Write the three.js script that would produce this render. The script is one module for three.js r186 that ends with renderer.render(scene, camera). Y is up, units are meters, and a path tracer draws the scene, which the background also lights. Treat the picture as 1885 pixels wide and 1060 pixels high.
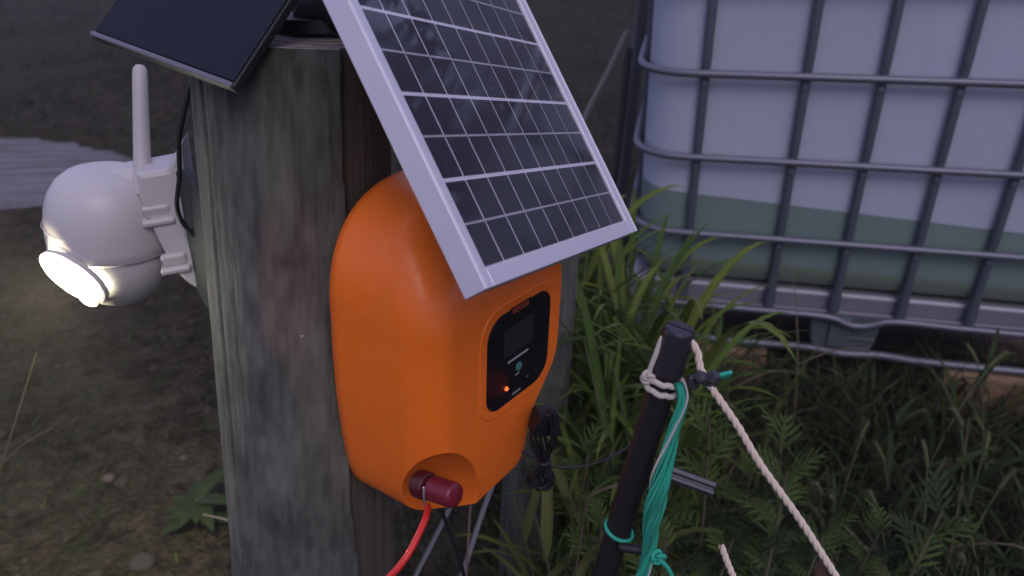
import * as THREE from 'three';
import { RoundedBoxGeometry } from 'three/addons/geometries/RoundedBoxGeometry.js';
import { mergeGeometries, mergeVertices } from 'three/addons/utils/BufferGeometryUtils.js';
import { Brush, Evaluator, SUBTRACTION } from 'three-bvh-csg';

// ------------------------------------------------------------------ camera, sky, sun, exposure
const V = (x, y, z) => new THREE.Vector3(x, y, z);
const scene = new THREE.Scene();
const camera = new THREE.PerspectiveCamera(41.56, 1885 / 1060, 0.05, 400);
camera.position.set(0, 1.3, 0);
camera.rotation.order = 'YXZ';
camera.rotation.set(THREE.MathUtils.degToRad(-26), 0, THREE.MathUtils.degToRad(1));
camera.focus = 0.72;
camera.userData.fStop = 5;

const SUN = V(0.13, 0.70, 0.70).normalize();
{ // even dusk sky: violet blue overhead, greyer towards the horizon all round
  const W = 8, H = 128, d = new Float32Array(W * H * 4);
  for (let j = 0; j < H; j++) {
    const low = Math.pow(1 - Math.max(0, Math.sin((j + 0.5) / H * Math.PI - Math.PI / 2)), 2.2);
    for (let i = 0; i < W; i++) d.set([0.40 - 0.04 * low, 0.40 - 0.035 * low, 0.76 - 0.15 * low, 1], (j * W + i) * 4);
  }
  const sky = new THREE.DataTexture(d, W, H, THREE.RGBAFormat, THREE.FloatType);
  sky.mapping = THREE.EquirectangularReflectionMapping;
  sky.magFilter = THREE.LinearFilter; sky.minFilter = THREE.LinearFilter; sky.needsUpdate = true;
  scene.background = sky; scene.environment = sky;
  scene.backgroundIntensity = 0.55; scene.environmentIntensity = 0.55;
}
const sun = new THREE.DirectionalLight(0xffeef0, 0.6);
sun.position.copy(SUN).multiplyScalar(8); sun.castShadow = true; sun.shadow.radius = 60;
sun.shadow.mapSize.set(2048, 2048);
Object.assign(sun.shadow.camera, { left: -4, right: 4, top: 4, bottom: -4, near: 0.1, far: 30 });
scene.add(sun);
const renderer = new THREE.WebGLRenderer({ antialias: true });
renderer.toneMapping = THREE.LinearToneMapping;
renderer.toneMappingExposure = 2.02;
renderer.shadowMap.enabled = true;
scene.fog = new THREE.FogExp2(0xdcdad6, 0.005);

// ------------------------------------------------------------------ helpers
function rng(seed) { let a = seed >>> 0; return () => { a = (a + 0x6D2B79F5) | 0; let t = Math.imul(a ^ (a >>> 15), 1 | a); t = (t + Math.imul(t ^ (t >>> 7), 61 | t)) ^ t; return ((t ^ (t >>> 14)) >>> 0) / 4294967296; }; }
const hash = (x, y, z) => { let n = Math.imul(x | 0, 374761393) ^ Math.imul(y | 0, 668265263) ^ Math.imul(z | 0, 2147483647 - 1274126177); n = Math.imul(n ^ (n >>> 13), 1274126177); return ((n ^ (n >>> 16)) >>> 0) / 4294967296; };
const sm = t => t * t * (3 - 2 * t), lerp = (a, b, t) => a + (b - a) * t, clamp = (x, a = 0, b = 1) => Math.min(b, Math.max(a, x));
const sstep = (a, b, x) => sm(clamp((x - a) / (b - a)));
function noise(x, y, z = 0, px = 0, py = 0) {            // value noise (z picks the pattern), wraps at px, py when given
  const xi = Math.floor(x), yi = Math.floor(y), zi = Math.floor(z), fx = sm(x - xi), fy = sm(y - yi);
  let x0 = xi, x1 = xi + 1, y0 = yi, y1 = yi + 1;
  if (px) { x0 = ((x0 % px) + px) % px; x1 = ((x1 % px) + px) % px; } if (py) { y0 = ((y0 % py) + py) % py; y1 = ((y1 % py) + py) % py; }
  return lerp(lerp(hash(x0, y0, zi), hash(x1, y0, zi), fx), lerp(hash(x0, y1, zi), hash(x1, y1, zi), fx), fy);
}
function fbm(x, y, z = 0, o = 4, px = 0, py = 0) { let s = 0, a = 0.5, n = 0; for (let i = 0; i < o; i++) { s += a * noise(x, y, z + i * 7.3, px, py); n += a; a *= 0.5; x *= 2; y *= 2; px *= 2; py *= 2; } return s / n; }
function tex(w, h, fn, srgb = true) {                   // fn(u, v) -> [r, g, b] linear 0..1 (colour) or value (data)
  const d = new Uint8Array(w * h * 4);
  const enc = c => Math.round(255 * clamp(srgb ? (c <= 0.0031308 ? 12.92 * c : 1.055 * Math.pow(c, 1 / 2.4) - 0.055) : c));
  for (let j = 0; j < h; j++) for (let i = 0; i < w; i++) {
    const c = fn(i / w, j / h), k = (j * w + i) * 4, q = Array.isArray(c) ? c : [c, c, c];
    d[k] = enc(q[0]); d[k + 1] = enc(q[1]); d[k + 2] = enc(q[2]); d[k + 3] = 255;
  }
  const t = new THREE.DataTexture(d, w, h, THREE.RGBAFormat);
  t.wrapS = t.wrapT = THREE.RepeatWrapping; t.magFilter = THREE.LinearFilter; t.minFilter = THREE.LinearMipmapLinearFilter; t.generateMipmaps = true;
  if (srgb) t.colorSpace = THREE.SRGBColorSpace;
  t.needsUpdate = true; return t;
}
const col = (r, g, b) => new THREE.Color().setRGB(r, g, b);
const mat = (c, o = {}) => new THREE.MeshStandardMaterial({ color: col(...c), roughness: 0.8, side: THREE.DoubleSide, ...o });
const used = {};
function mesh(name, geo, m, parent = scene) {
  const o = new THREE.Mesh(geo, m); o.castShadow = o.receiveShadow = true;
  if (parent === scene) { used[name] = (used[name] || 0) + 1; o.name = used[name] > 1 ? `${name}_${String(used[name] - 1).padStart(3, '0')}` : name; } else o.name = name;
  parent.add(o); return o;
}
function tag(o, label, category, group) { o.userData.label = label; o.userData.category = category; if (group) o.userData.group = group; return o; }
function thing(name, label, category, pos = V(0, 0, 0), basis, group) {
  const o = new THREE.Group(); used[name] = (used[name] || 0) + 1;
  o.name = used[name] > 1 ? `${name}_${String(used[name] - 1).padStart(3, '0')}` : name;
  o.position.copy(pos);
  if (basis) o.quaternion.setFromRotationMatrix(new THREE.Matrix4().makeBasis(...basis));
  scene.add(o); return tag(o, label, category, group);
}
function copyOf(src, pos, turn, scale, label, group) {
  const base = src.name.replace(/_\d{3}$/, ''), o = src.clone();
  used[base]++; o.name = `${base}_${String(used[base] - 1).padStart(3, '0')}`;
  o.userData = { ...src.userData }; if (label) o.userData.label = label; if (group) o.userData.group = group;
  o.position.copy(pos); o.rotation.y = turn; o.scale.setScalar(scale); scene.add(o); return o;
}
const xf = (g, p, r = [0, 0, 0], s = [1, 1, 1]) => g.applyMatrix4(new THREE.Matrix4().compose(p, new THREE.Quaternion().setFromEuler(new THREE.Euler(...r)), V(...s)));
const box = (w, h, d, x, y, z, r = 0.001) => new RoundedBoxGeometry(w, h, d, 2, Math.min(r, w / 2.01, h / 2.01, d / 2.01)).translate(x, y, z);
function tube(pts, r, seg = 40, rad = 8, closed = false) { return new THREE.TubeGeometry(new THREE.CatmullRomCurve3(pts, closed, 'centripetal'), seg, r, rad, closed); }
function capped(pts, r, seg = 40, rad = 8) { const c = new THREE.CatmullRomCurve3(pts, false, 'centripetal'); const a = c.getPoint(0), b = c.getPoint(1); return mergeGeometries([new THREE.TubeGeometry(c, seg, r, rad), new THREE.SphereGeometry(r, rad, 6).translate(a.x, a.y, a.z), new THREE.SphereGeometry(r, rad, 6).translate(b.x, b.y, b.z)]); }
function along(geo, a, b) {                              // geometry built along +y from 0 .. length, laid from a to b
  const d = b.clone().sub(a); return geo.applyMatrix4(new THREE.Matrix4().compose(a, new THREE.Quaternion().setFromUnitVectors(V(0, 1, 0), d.normalize()), V(1, 1, 1)));
}
function rod(a, b, r0, r1 = r0, rad = 10) { const L = a.distanceTo(b); return along(new THREE.CylinderGeometry(r1, r0, L, rad).translate(0, L / 2, 0), a, b); }
function rrect(w, h, r, cx = 0, cy = 0) { const s = new THREE.Shape(), x = cx - w / 2, y = cy - h / 2, q = Array.isArray(r) ? r : [r, r, r, r]; // bl br tr tl
  s.moveTo(x + q[0], y); s.lineTo(x + w - q[1], y); s.absarc(x + w - q[1], y + q[1], q[1], -Math.PI / 2, 0); s.lineTo(x + w, y + h - q[2]); s.absarc(x + w - q[2], y + h - q[2], q[2], 0, Math.PI / 2); s.lineTo(x + q[3], y + h); s.absarc(x + q[3], y + h - q[3], q[3], Math.PI / 2, Math.PI); s.lineTo(x, y + q[0]); s.absarc(x + q[0], y + q[0], q[0], Math.PI, Math.PI * 1.5); return s; }
const extr = (s, d, b = 0.0006) => new THREE.ExtrudeGeometry(s, { depth: d, bevelEnabled: b > 0, bevelSize: b, bevelThickness: b, bevelSegments: 2, curveSegments: 12 });
function grid(nu, nv, fn, closeU = false) {              // surface from fn(u, v) -> [x, y, z, tu, tv]
  const P = [], U = [], I = [];
  for (let j = 0; j <= nv; j++) for (let i = 0; i <= nu; i++) { const q = fn(i / nu, j / nv); P.push(q[0], q[1], q[2]); U.push(q[3] ?? i / nu, q[4] ?? j / nv); }
  for (let j = 0; j < nv; j++) for (let i = 0; i < nu; i++) { const a = j * (nu + 1) + i, b = a + 1, c = a + nu + 1, d = c + 1; I.push(a, b, d, a, d, c); }
  const g = new THREE.BufferGeometry(); g.setAttribute('position', new THREE.Float32BufferAttribute(P, 3)); g.setAttribute('uv', new THREE.Float32BufferAttribute(U, 2)); g.setIndex(I); g.computeVertexNormals();
  if (closeU) { const n = g.attributes.normal; for (let j = 0; j <= nv; j++) { const a = j * (nu + 1), b = a + nu; const x = n.getX(a) + n.getX(b), y = n.getY(a) + n.getY(b), z = n.getZ(a) + n.getZ(b), l = Math.hypot(x, y, z) || 1; n.setXYZ(a, x / l, y / l, z / l); n.setXYZ(b, x / l, y / l, z / l); } }
  return g;
}

// ------------------------------------------------------------------ ground, pond
function groundY(x, z) {
  let y = 0.05 * (fbm(x * 0.7 + 9, z * 0.7 + 4, 1, 3) - 0.5) + 0.03 * (fbm(x * 4, z * 4, 3, 3) - 0.5);
  y += 0.15 * sstep(0.1, 0.55, x) * sstep(-1.15, -1.55, z) * (1 - sstep(-3.2, -4.2, z));      // the low rise that the tank stands on
  const px = x + 3.9 + 0.25 * Math.sin(z * 1.7), pz = z + 3.95 + 0.16 * Math.sin(x * 1.3);    // hollow of the pond
  const e = Math.hypot(px / 1.8, pz / 0.80);
  y -= 0.16 * (1 - sstep(0.72, 1.12, e));
  y += 0.42 * Math.exp(-(Math.pow((x + 2.2) / 1.5, 2) + Math.pow((z + 6.3) / 0.8, 2)));        // earth bank behind it
  y += 0.35 * sstep(-9, -22, z);
  return y;
}
const soilMap = tex(768, 768, (u, v) => {                  // brown earth with crumbs and scattered mossy spots, the same all over
  const patch = fbm(u * 8, v * 8, 2, 5, 8, 8), crumb = fbm(u * 40, v * 40, 5, 4, 40, 40), grit = noise(u * 160, v * 160, 9, 160, 160);
  const moss = 0.55 * sstep(0.54, 0.66, fbm(u * 22, v * 22, 31, 4, 22, 22));
  const tone = lerp(0.011, 0.048, clamp(0.45 + 0.8 * (patch - 0.5) + 1.1 * (crumb - 0.5) + 0.6 * (grit - 0.5)));
  return [tone * lerp(1.08, 0.66, moss), tone * lerp(0.95, 0.90, moss), tone * lerp(0.62, 0.42, moss)];
});
soilMap.repeat.set(0.55, 0.55);
const soilBump = tex(512, 512, (u, v) => 0.6 * fbm(u * 24, v * 24, 8, 5, 24, 24) + 0.4 * noise(u * 128, v * 128, 2, 128, 128), false);
soilBump.repeat.set(1.1, 1.1);
const groundMat = new THREE.MeshPhysicalMaterial({ map: soilMap, bumpMap: soilBump, bumpScale: 0.02, roughness: 1, specularIntensity: 0.15 });
{
  const warp = t => Math.sign(t) * (Math.abs(t) * 5 + Math.pow(Math.abs(t), 5) * 40);
  const g = grid(260, 260, (u, v) => { const x = warp(u * 2 - 1), z = -1.6 + warp(1 - v * 2); return [x, groundY(x, z), z, x, -z]; });
  mesh('ground', g, groundMat).userData = { kind: 'structure', label: 'dark bare earth with patches of moss and short weeds', category: 'ground' };
}
{
  const g = grid(260, 300, (u, v) => {
    const x = lerp(-6.2, -1.7, u), z = lerp(-2.9, -5.1, v), q = z + 0.16 * x + 0.22 * (fbm(x * 1.3, z * 2.6, 3, 4) - 0.5);
    return [x, -0.045 + 0.009 * Math.sin(q * 52) * (1.6 * fbm(x * 1.2, z * 3.5, 5, 3) - 0.3) + 0.003 * Math.sin(q * 97 + 2.5 * fbm(x * 3, z * 3, 8, 2)) + 0.005 * (fbm(x * 8, z * 26, 2, 2) - 0.5), z];
  });
  const o = mesh('pond', g, new THREE.MeshPhysicalMaterial({ color: col(0.085, 0.08, 0.072), roughness: 0.12, ior: 1.33 }));
  o.userData = { kind: 'structure', label: 'small rippled pond with grey sky on its surface', category: 'pond' };
}

// ------------------------------------------------------------------ wooden fence post
function woodMap(seed, patch) {
  return tex(768, 768, (u, v) => {
    const grain = fbm(u * 100, v * 9, seed, 4, 100, 9), band = fbm(u * 14, v * 5, seed + 4, 4, 14, 5), blot = fbm(u * 16, v * 14, seed + 9, 5, 16, 14), fleck = fbm(u * 70, v * 44, seed + 15, 3, 70, 44), mo = fbm(u * 6, v * 5, seed + 20, 4, 6, 5), sp = noise(u * 220, v * 60, seed, 220, 60);
    let s = lerp(0.045, 0.135, clamp(0.46 + 0.35 * (grain - 0.5) + 0.3 * (band - 0.5) + 1.25 * (blot - 0.5) + 0.9 * (fleck - 0.5) + 0.25 * (sp - 0.5)));
    let c = [s * 1.0, s * 1.03, s * 0.80];
    const g = sstep(0.5, 0.7, mo) * 0.75; c = [lerp(c[0], s * 0.75, g), lerp(c[1], s * 0.88, g), lerp(c[2], s * 0.68, g)];
    return patch ? patch(u, v, c, s) : c;
  });
}
const woodBump = tex(768, 384, (u, v) => 0.4 * fbm(u * 110, v * 10, 3, 4, 110, 10) + 0.35 * fbm(u * 24, v * 20, 6, 4, 24, 20) + 0.25 * noise(u * 240, v * 90, 1, 240, 90), false);
{
  const top = V(-0.219, 1.193, -0.7935), low = V(-0.2533, 0.5065, -0.759), ax = top.clone().sub(low).normalize();
  const foot = top.clone().addScaledVector(ax, -(top.y + 0.08) / ax.y), L = top.distanceTo(foot);
  const Z0 = V(0.26, 0, 0.965), X = V(0, 0, 0).crossVectors(ax, Z0).normalize(), Z = V(0, 0, 0).crossVectors(X, ax);
  const post = thing('fence_post', 'thick weathered grey round wooden fence post with a long drying crack', 'fence post', foot, [X, ax, Z]);
  // angle 0 faces the viewer's side, positive to the right
  const rad = (t, y) => {
    let r = lerp(0.121, 0.1035, y / L);
    r += 0.0035 * (fbm(t * 2 + 20, y * 3, 1, 3) - 0.5) * 2 + 0.0022 * (fbm(t * 9 + 50, y * 2.5, 5, 4) - 0.5) * 2;
    const edge = 0.37 + 0.05 * (fbm(y * 9, 3, 2, 4) - 0.5) * 2 + 0.02 * Math.sin(y * 3);
    r -= 0.012 * sstep(edge - 0.012, edge + 0.02, t) * (1 - sstep(1.9, 2.3, t)) * sstep(0.28, 0.42, y);    // outer wood split away
    const c = -1.0 + 0.03 * Math.sin(y * 4) + 0.02 * (fbm(y * 7, 1, 8, 3) - 0.5);
    r -= 0.014 * Math.exp(-Math.pow((t - c) / 0.013, 2)) * sstep(0.25, 0.6, y);
    r -= 0.006 * Math.exp(-Math.pow((t + 0.08 - 0.04 * Math.sin(y * 6)) / 0.014, 2)) * (1 - sstep(0.62, 0.75, y));
    for (const [kt, ky, ks] of [[-0.35, 0.72, 0.02], [-0.52, 0.86, 0.012], [0.12, 0.42, 0.018], [-0.2, 1.06, 0.012], [-0.5, 0.58, 0.016]]) r -= 0.006 * Math.exp(-(Math.pow((t - kt) * 0.11 / ks, 2) + Math.pow((y - ky) / ks, 2)));
    return r;
  };
  const m = woodMap(3, (u, v, c, s) => {
    const t = (u - 0.5) * Math.PI * 2, y = v * L;
    const rg = fbm(u * 40, v * 22, 77, 4), e = sstep(0.16, 0.04, Math.hypot((t + 0.10) * 0.36, (y - 1.045) * 1.35) + 0.14 * (rg - 0.5));   // bare reddish wood
    c = [lerp(c[0], s * 1.05 + 0.03, e), lerp(c[1], s * 0.83 + 0.018, e), lerp(c[2], s * 0.66 + 0.012, e)];
    const edge = 0.37 + 0.05 * (fbm(y * 9, 3, 2, 4) - 0.5) * 2 + 0.02 * Math.sin(y * 3);
    const d = sstep(edge - 0.012, edge + 0.02, t + 0.06 * (rg - 0.5)) * (1 - sstep(2.0, 2.3, t)) * sstep(0.28, 0.42, y);       // brown heartwood
    return [lerp(c[0], 0.055 + s * 0.22, d), lerp(c[1], 0.045 + s * 0.18, d), lerp(c[2], 0.034 + s * 0.12, d)];
  });
  const b = woodBump.clone(); b.repeat.set(1, 1);
  const wood = new THREE.MeshStandardMaterial({ map: m, bumpMap: b, bumpScale: 0.0022, roughness: 0.92 });
  mesh('log', grid(300, 220, (u, v) => { const t = (u - 0.5) * Math.PI * 2, y = v * (L - 0.004), k = v > 0.995 ? 0.985 : 1, r = rad(t, y) * k; return [Math.sin(t) * r, y, Math.cos(t) * r, u, v]; }, true), wood, post);
  const endMap = tex(256, 256, (u, v) => { const x = u - 0.5, y = v - 0.5, d = Math.hypot(x, y) * 30 + 2 * fbm(u * 6, v * 6, 1, 3), s = 0.2 + 0.07 * Math.sin(d * 3.1) + 0.12 * (fbm(u * 30, v * 30, 4, 3) - 0.5); return [s * 1.12, s * 0.95, s * 0.82]; });
  mesh('end_grain', grid(120, 14, (u, v) => { const t = (u - 0.5) * Math.PI * 2, r = rad(t, L - 0.004) * (1 - v) * 0.985; return [Math.sin(t) * r, L - 0.004 + 0.003 * (fbm(Math.sin(t) * r * 60, Math.cos(t) * r * 60, 2, 3) - 0.5) * (v > 0 ? 1 : 0) + 0.002 * v, Math.cos(t) * r, 0.5 + Math.sin(t) * r * 4, 0.5 + Math.cos(t) * r * 4]; }, true), new THREE.MeshStandardMaterial({ map: endMap, roughness: 0.95 }), post);
  const nail = new THREE.SphereGeometry(0.0022, 10, 8).scale(1, 1, 0.5); const nt = -0.08, nr = rad(nt, 0.99);
  mesh('nail_head', nail.translate(Math.sin(nt) * nr, 0.99, Math.cos(nt) * nr), mat([0.3, 0.29, 0.27], { roughness: 0.6, metalness: 0.4 }), post);
}
{ // older post further back, seen right of the orange box
  const a = V(0.032, -0.05, -1.105), b = V(0.058, 0.84, -1.14), ax = b.clone().sub(a).normalize(), L = a.distanceTo(b);
  const X = V(0, 0, 0).crossVectors(ax, V(0, 0, 1)).normalize(), Z = V(0, 0, 0).crossVectors(X, ax);
  const post = thing('old_fence_post', 'narrow silver-grey weathered wooden post standing in grass behind the orange box', 'fence post', a, [X, ax, Z]);
  const b2 = woodBump.clone(); b2.repeat.set(1, 1);
  mesh('log', grid(140, 90, (u, v) => { const t = u * Math.PI * 2, y = v * L, r = (0.056 - 0.006 * v) * (1 + 0.16 * (fbm(t * 6 + 9, y * 2, 3, 4) - 0.5) * Math.min(1, 6 * u * (1 - u) * 3)); return [Math.sin(t) * r, y, Math.cos(t) * r, u, v * 0.6]; }), new THREE.MeshStandardMaterial({ map: woodMap(12), bumpMap: b2, bumpScale: 0.006, roughness: 0.95 }), post);
  mesh('end_grain', new THREE.CircleGeometry(0.05, 24).rotateX(-Math.PI / 2).translate(0, L, 0), mat([0.16, 0.15, 0.13]), post);
}

// ------------------------------------------------------------------ water tank in its cage
{
  const X = V(0.97616, 0.02223, 0.21589), Y = V(-0.03385, 0.99816, 0.05027), Z = V(-0.21438, -0.05638, 0.97512);
  const tank = thing('water_tank', 'big white plastic water tank in a galvanised wire cage, partly filled with greenish water', 'water tank', V(0.6189, 1.0067, -1.6473), [X, Y, Z]);
  const x0 = -0.338, x1 = 0.80, zf = -0.024, zb = -1.0, R = 0.1, yb = -0.522, yt = 0.42;
  const ring = (u, inset = 0) => {                       // rounded rectangle in plan, u in 0..1
    const rr = R - inset * 0.3, w = x1 - x0 - 2 * inset, d = zf - zb - 2 * inset, sh = rrect(w, d, Math.max(0.02, rr), (x0 + x1) / 2, (zf + zb) / 2);
    return sh;
  };
  const ringPts = (inset) => ring(0, inset).getPoints(10);
  const wl = x => -0.2815 - 0.0607 * (x + 0.3271);       // surface of the water seen through the wall
  const shell = (rows) => {                              // rows: [yFn(x), inset]
    const R0 = rows.map(([f, i]) => ringPts(i).map(p => [p.x, f(p.x), p.y]));
    const n = R0[0].length - 1, g = grid(n, rows.length - 1, (u, v) => { const q = R0[Math.round(v * (rows.length - 1))][Math.round(u * n)]; return [q[0], q[1], q[2], q[0], q[1]]; });
    return g;
  };
  const K = v => () => v;
  const pb = tex(256, 256, (u, v) => 0.5 + 0.5 * (fbm(u * 8, v * 8, 4, 3, 8, 8) - 0.5), false);
  const dirt = tex(512, 512, (u, v) => { const n = fbm(u * 5, v * 5, 9, 5, 5, 5), st = fbm(u * 40, v * 2, 4, 4, 40, 2); const k = 1 - 0.05 * sstep(0.5, 0.75, n) - 0.04 * sstep(0.55, 0.8, st); return [k, k * 0.995, k * 0.97]; });
  const hdpe = new THREE.MeshPhysicalMaterial({ map: dirt, color: col(0.38, 0.43, 0.50), roughness: 0.42, bumpMap: pb, bumpScale: 0.004, side: THREE.DoubleSide, ior: 1.45 });
  const wetMap = tex(256, 256, (u, v) => { const n = fbm(u * 3, v * 10, 2, 4, 3, 10); return [0.15 + 0.02 * (n - 0.5), 0.215 + 0.02 * (n - 0.5), 0.19 + 0.02 * (n - 0.5)]; });
  const wet = new THREE.MeshPhysicalMaterial({ map: wetMap, roughness: 0.42, bumpMap: pb, bumpScale: 0.004, side: THREE.DoubleSide, ior: 1.45 });
  const rows = [[wl, 0]]; for (let i = 1; i <= 8; i++) rows.push([x => lerp(wl(x), yt - 0.06, i / 8), 0]);
  rows.push([K(yt - 0.03), 0.012], [K(yt - 0.008), 0.035], [K(yt), 0.07], [K(yt + 0.01), 0.3], [K(yt + 0.01), 0.47]);
  mesh('bottle', shell(rows), hdpe, tank);
  const rows2 = [[K(yb + 0.001), 0.47], [K(yb + 0.001), 0.1], [K(yb + 0.004), 0.03], [K(yb + 0.02), 0.01], [K(yb + 0.045), 0]]; for (let i = 1; i <= 6; i++) rows2.push([x => lerp(yb + 0.045, wl(x), i / 6), 0]);
  const fill = mesh('filled_base', shell(rows2), wet, tank); fill.userData.label = 'grey green lower part where water shows through the plastic';
  const sed = x => yb + 0.062 + 0.008 * Math.sin(x * 9) + 0.012 * Math.sin(x * 23 + 1);
  const sg = shell([[K(yb + 0.012), 0.0135], [K(yb + 0.02), 0.0085], [K(yb + 0.045), -0.0015], [x => sed(x), -0.0015]]);
  mesh('algae_band', sg, mat([0.148, 0.195, 0.142], { roughness: 0.5 }), tank).userData.label = 'olive band of algae along the bottom';
  mesh('filler_cap', new THREE.CylinderGeometry(0.11, 0.115, 0.05, 32).translate(0.25, yt + 0.035, -0.5), mat([0.03, 0.03, 0.03], { roughness: 0.5 }), tank);
  // cage
  const zinc = new THREE.MeshStandardMaterial({ color: col(0.16, 0.17, 0.195), roughness: 0.5, metalness: 0.6, bumpMap: pb, bumpScale: 0.001 });
  const zincDark = new THREE.MeshStandardMaterial({ color: col(0.10, 0.12, 0.14), roughness: 0.55, metalness: 0.5 });
  const zc = 0.002, cr = 0.11, cx0 = -0.356, cx1 = 0.83, czb = -1.03;
  const loop = (y, dent) => {
    const P = [], arc = (cx, cz, a0, a1) => { for (let i = 0; i <= 6; i++) { const a = lerp(a0, a1, i / 6); P.push(V(cx + Math.cos(a) * cr, y, cz + Math.sin(a) * cr)); } };
    arc(cx0 + cr, czb + cr, -Math.PI / 2, -Math.PI); arc(cx0 + cr, zc - cr, Math.PI, Math.PI / 2);
    if (dent) for (const [x, dy] of [[0.0, 0], [0.12, 0], [0.155, -0.004], [0.19, -0.018], [0.215, -0.02], [0.245, -0.012], [0.275, 0], [0.45, 0]]) P.push(V(x, y + dy, zc)); else for (const x of [0, 0.2, 0.4]) P.push(V(x, y, zc));
    arc(cx1 - cr, zc - cr, Math.PI / 2, 0); arc(cx1 - cr, czb + cr, 0, -Math.PI / 2);
    return tube(P, 0.0088, 220, 10, true);
  };
  for (const y of [0.38, 0.19, 0, -0.19, -0.38]) mesh('horizontal_rail', loop(y), zinc, tank);
  mesh('bottom_rail', loop(-0.575, true), zinc, tank).userData.label = 'bottom rail with a dent';
  const bar = (a, b) => { // flattened vertical tube pinched where rails cross
    const n = 60, g = grid(12, n, (u, v) => {
      const t = u * Math.PI * 2, y = lerp(-0.566, 0.39, v); let k = 1; for (const q of [0.38, 0.19, 0, -0.19, -0.38]) k = Math.min(k, 1 - 0.5 * Math.exp(-Math.pow((y - q) / 0.016, 2)));
      const w = 0.0102 + 0.003 * sstep(-0.48, -0.54, y); return [Math.cos(t) * w * (0.85 + 0.15 * k), y, Math.sin(t) * 0.0095 * k];
    }); return g.translate(a, 0, b);
  };
  for (const x of [-0.2105, 0, 0.1515, 0.303, 0.4545, 0.606, 0.74]) {
    const b = mesh('vertical_bar', bar(x, -0.0125), zincDark, tank);
    for (const y of [-0.026, -0.216, -0.406]) mesh('weld_boss', xf(new THREE.SphereGeometry(0.0078, 10, 6), V(x, y, -0.0045), [0, 0, 0], [1, 1.25, 0.3]), zincDark, b);
  }
  for (const z of [-0.16, -0.32, -0.48, -0.64, -0.8]) mesh('vertical_bar', bar(cx0 + 0.014, z), zincDark, tank);
  // tray and pallet
  mesh('tray', mergeGeometries([box(1.15, 0.05, 0.9, 0.232, -0.549, -0.475, 0.012), box(1.15, 0.006, 0.93, 0.232, -0.5725, -0.48, 0.002)]), new THREE.MeshStandardMaterial({ color: col(0.25, 0.25, 0.275), roughness: 0.5, metalness: 0.5 }), tank);
  const steel = new THREE.MeshStandardMaterial({ color: col(0.09, 0.115, 0.115), roughness: 0.6, metalness: 0.3 });
  for (const [x, w] of [[-0.27, 0.13], [0.187, 0.165], [0.70, 0.16]]) {
    const s = new THREE.Shape(); s.moveTo(-w / 2, 0); s.lineTo(w / 2, 0); s.lineTo(w / 2 - 0.012, -0.075); s.lineTo(w / 2 - 0.02, -0.1); s.lineTo(-w / 2 + 0.02, -0.1); s.lineTo(-w / 2 + 0.012, -0.075); s.closePath();
    const f = mesh('pallet_foot', extr(s, 0.10, 0.003).translate(x, -0.578, -0.118), steel, tank);
    mesh('rib', mergeGeometries([box(0.05, 0.085, 0.012, x - 0.012, -0.625, -0.013, 0.004), box(w * 0.4, 0.006, 0.008, x + w * 0.25, -0.64, -0.0145, 0.002)]), steel, f);
  }
  mesh('pallet_runner', mergeGeometries([tube([V(-0.34, -0.69, -0.03), V(-0.05, -0.685, -0.02), V(0.12, -0.683, -0.02), V(0.19, -0.683, -0.008), V(0.28, -0.68, -0.012), V(0.36, -0.69, -0.02), V(0.6, -0.69, -0.02), V(0.82, -0.69, -0.02)], 0.0105, 90, 10)]), zinc, tank);
  for (const z of [-0.5, -0.96]) mesh('pallet_runner', tube([V(-0.34, -0.69, z), V(0.2, -0.69, z), V(0.82, -0.69, z)], 0.0105, 20, 10), zinc, tank);
  // timbers that carry it
  const tm = (seed) => { const t = tex(512, 256, (u, v) => { const n = fbm(u * 3, v * 24, seed, 4, 3, 24), b = fbm(u * 5, v * 5, seed + 3, 4, 5, 5), s = lerp(0.10, 0.26, clamp(0.5 + 1.2 * (n - 0.5) + 0.8 * (b - 0.5))); return [s * 1.2, s * 0.78, s * 0.44]; }); t.repeat.set(2.2, 4); return new THREE.MeshStandardMaterial({ map: t, roughness: 0.9 }); };
  const beam = (label, x, w, seed, y1 = -0.704, h = 0.125, z = -0.022, d = 0.042) => {
    const P = V(0.6189, 1.0067, -1.6473).addScaledVector(X, x).addScaledVector(Y, y1 - h).addScaledVector(Z, z);
    const o = thing('timber_block', label, 'timber', P, [X, Y, Z], 'timbers under the water tank');
    mesh('block', box(w, h, d, 0, h / 2, 0, 0.006), tm(seed), o); return o;
  };
  beam('short orange brown sawn timber under the tank, beside a narrow gap', 0.474, 0.082, 3);
  beam('long orange brown sawn timber under the tank corner away from the post', 0.68, 0.325, 7);
  beam('pale sawn timber under the tank, half hidden in tall grass', -0.12, 0.27, 9);
  const lowT = beam('dark damp timber lying on the ground under the other timbers', 0.25, 1.1, 11, -0.832, 0.14, -0.46, 0.12);
  lowT.userData.group = undefined; delete lowT.userData.group;
  lowT.children[0].material = mat([0.07, 0.055, 0.04], { roughness: 0.95 });
}

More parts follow.
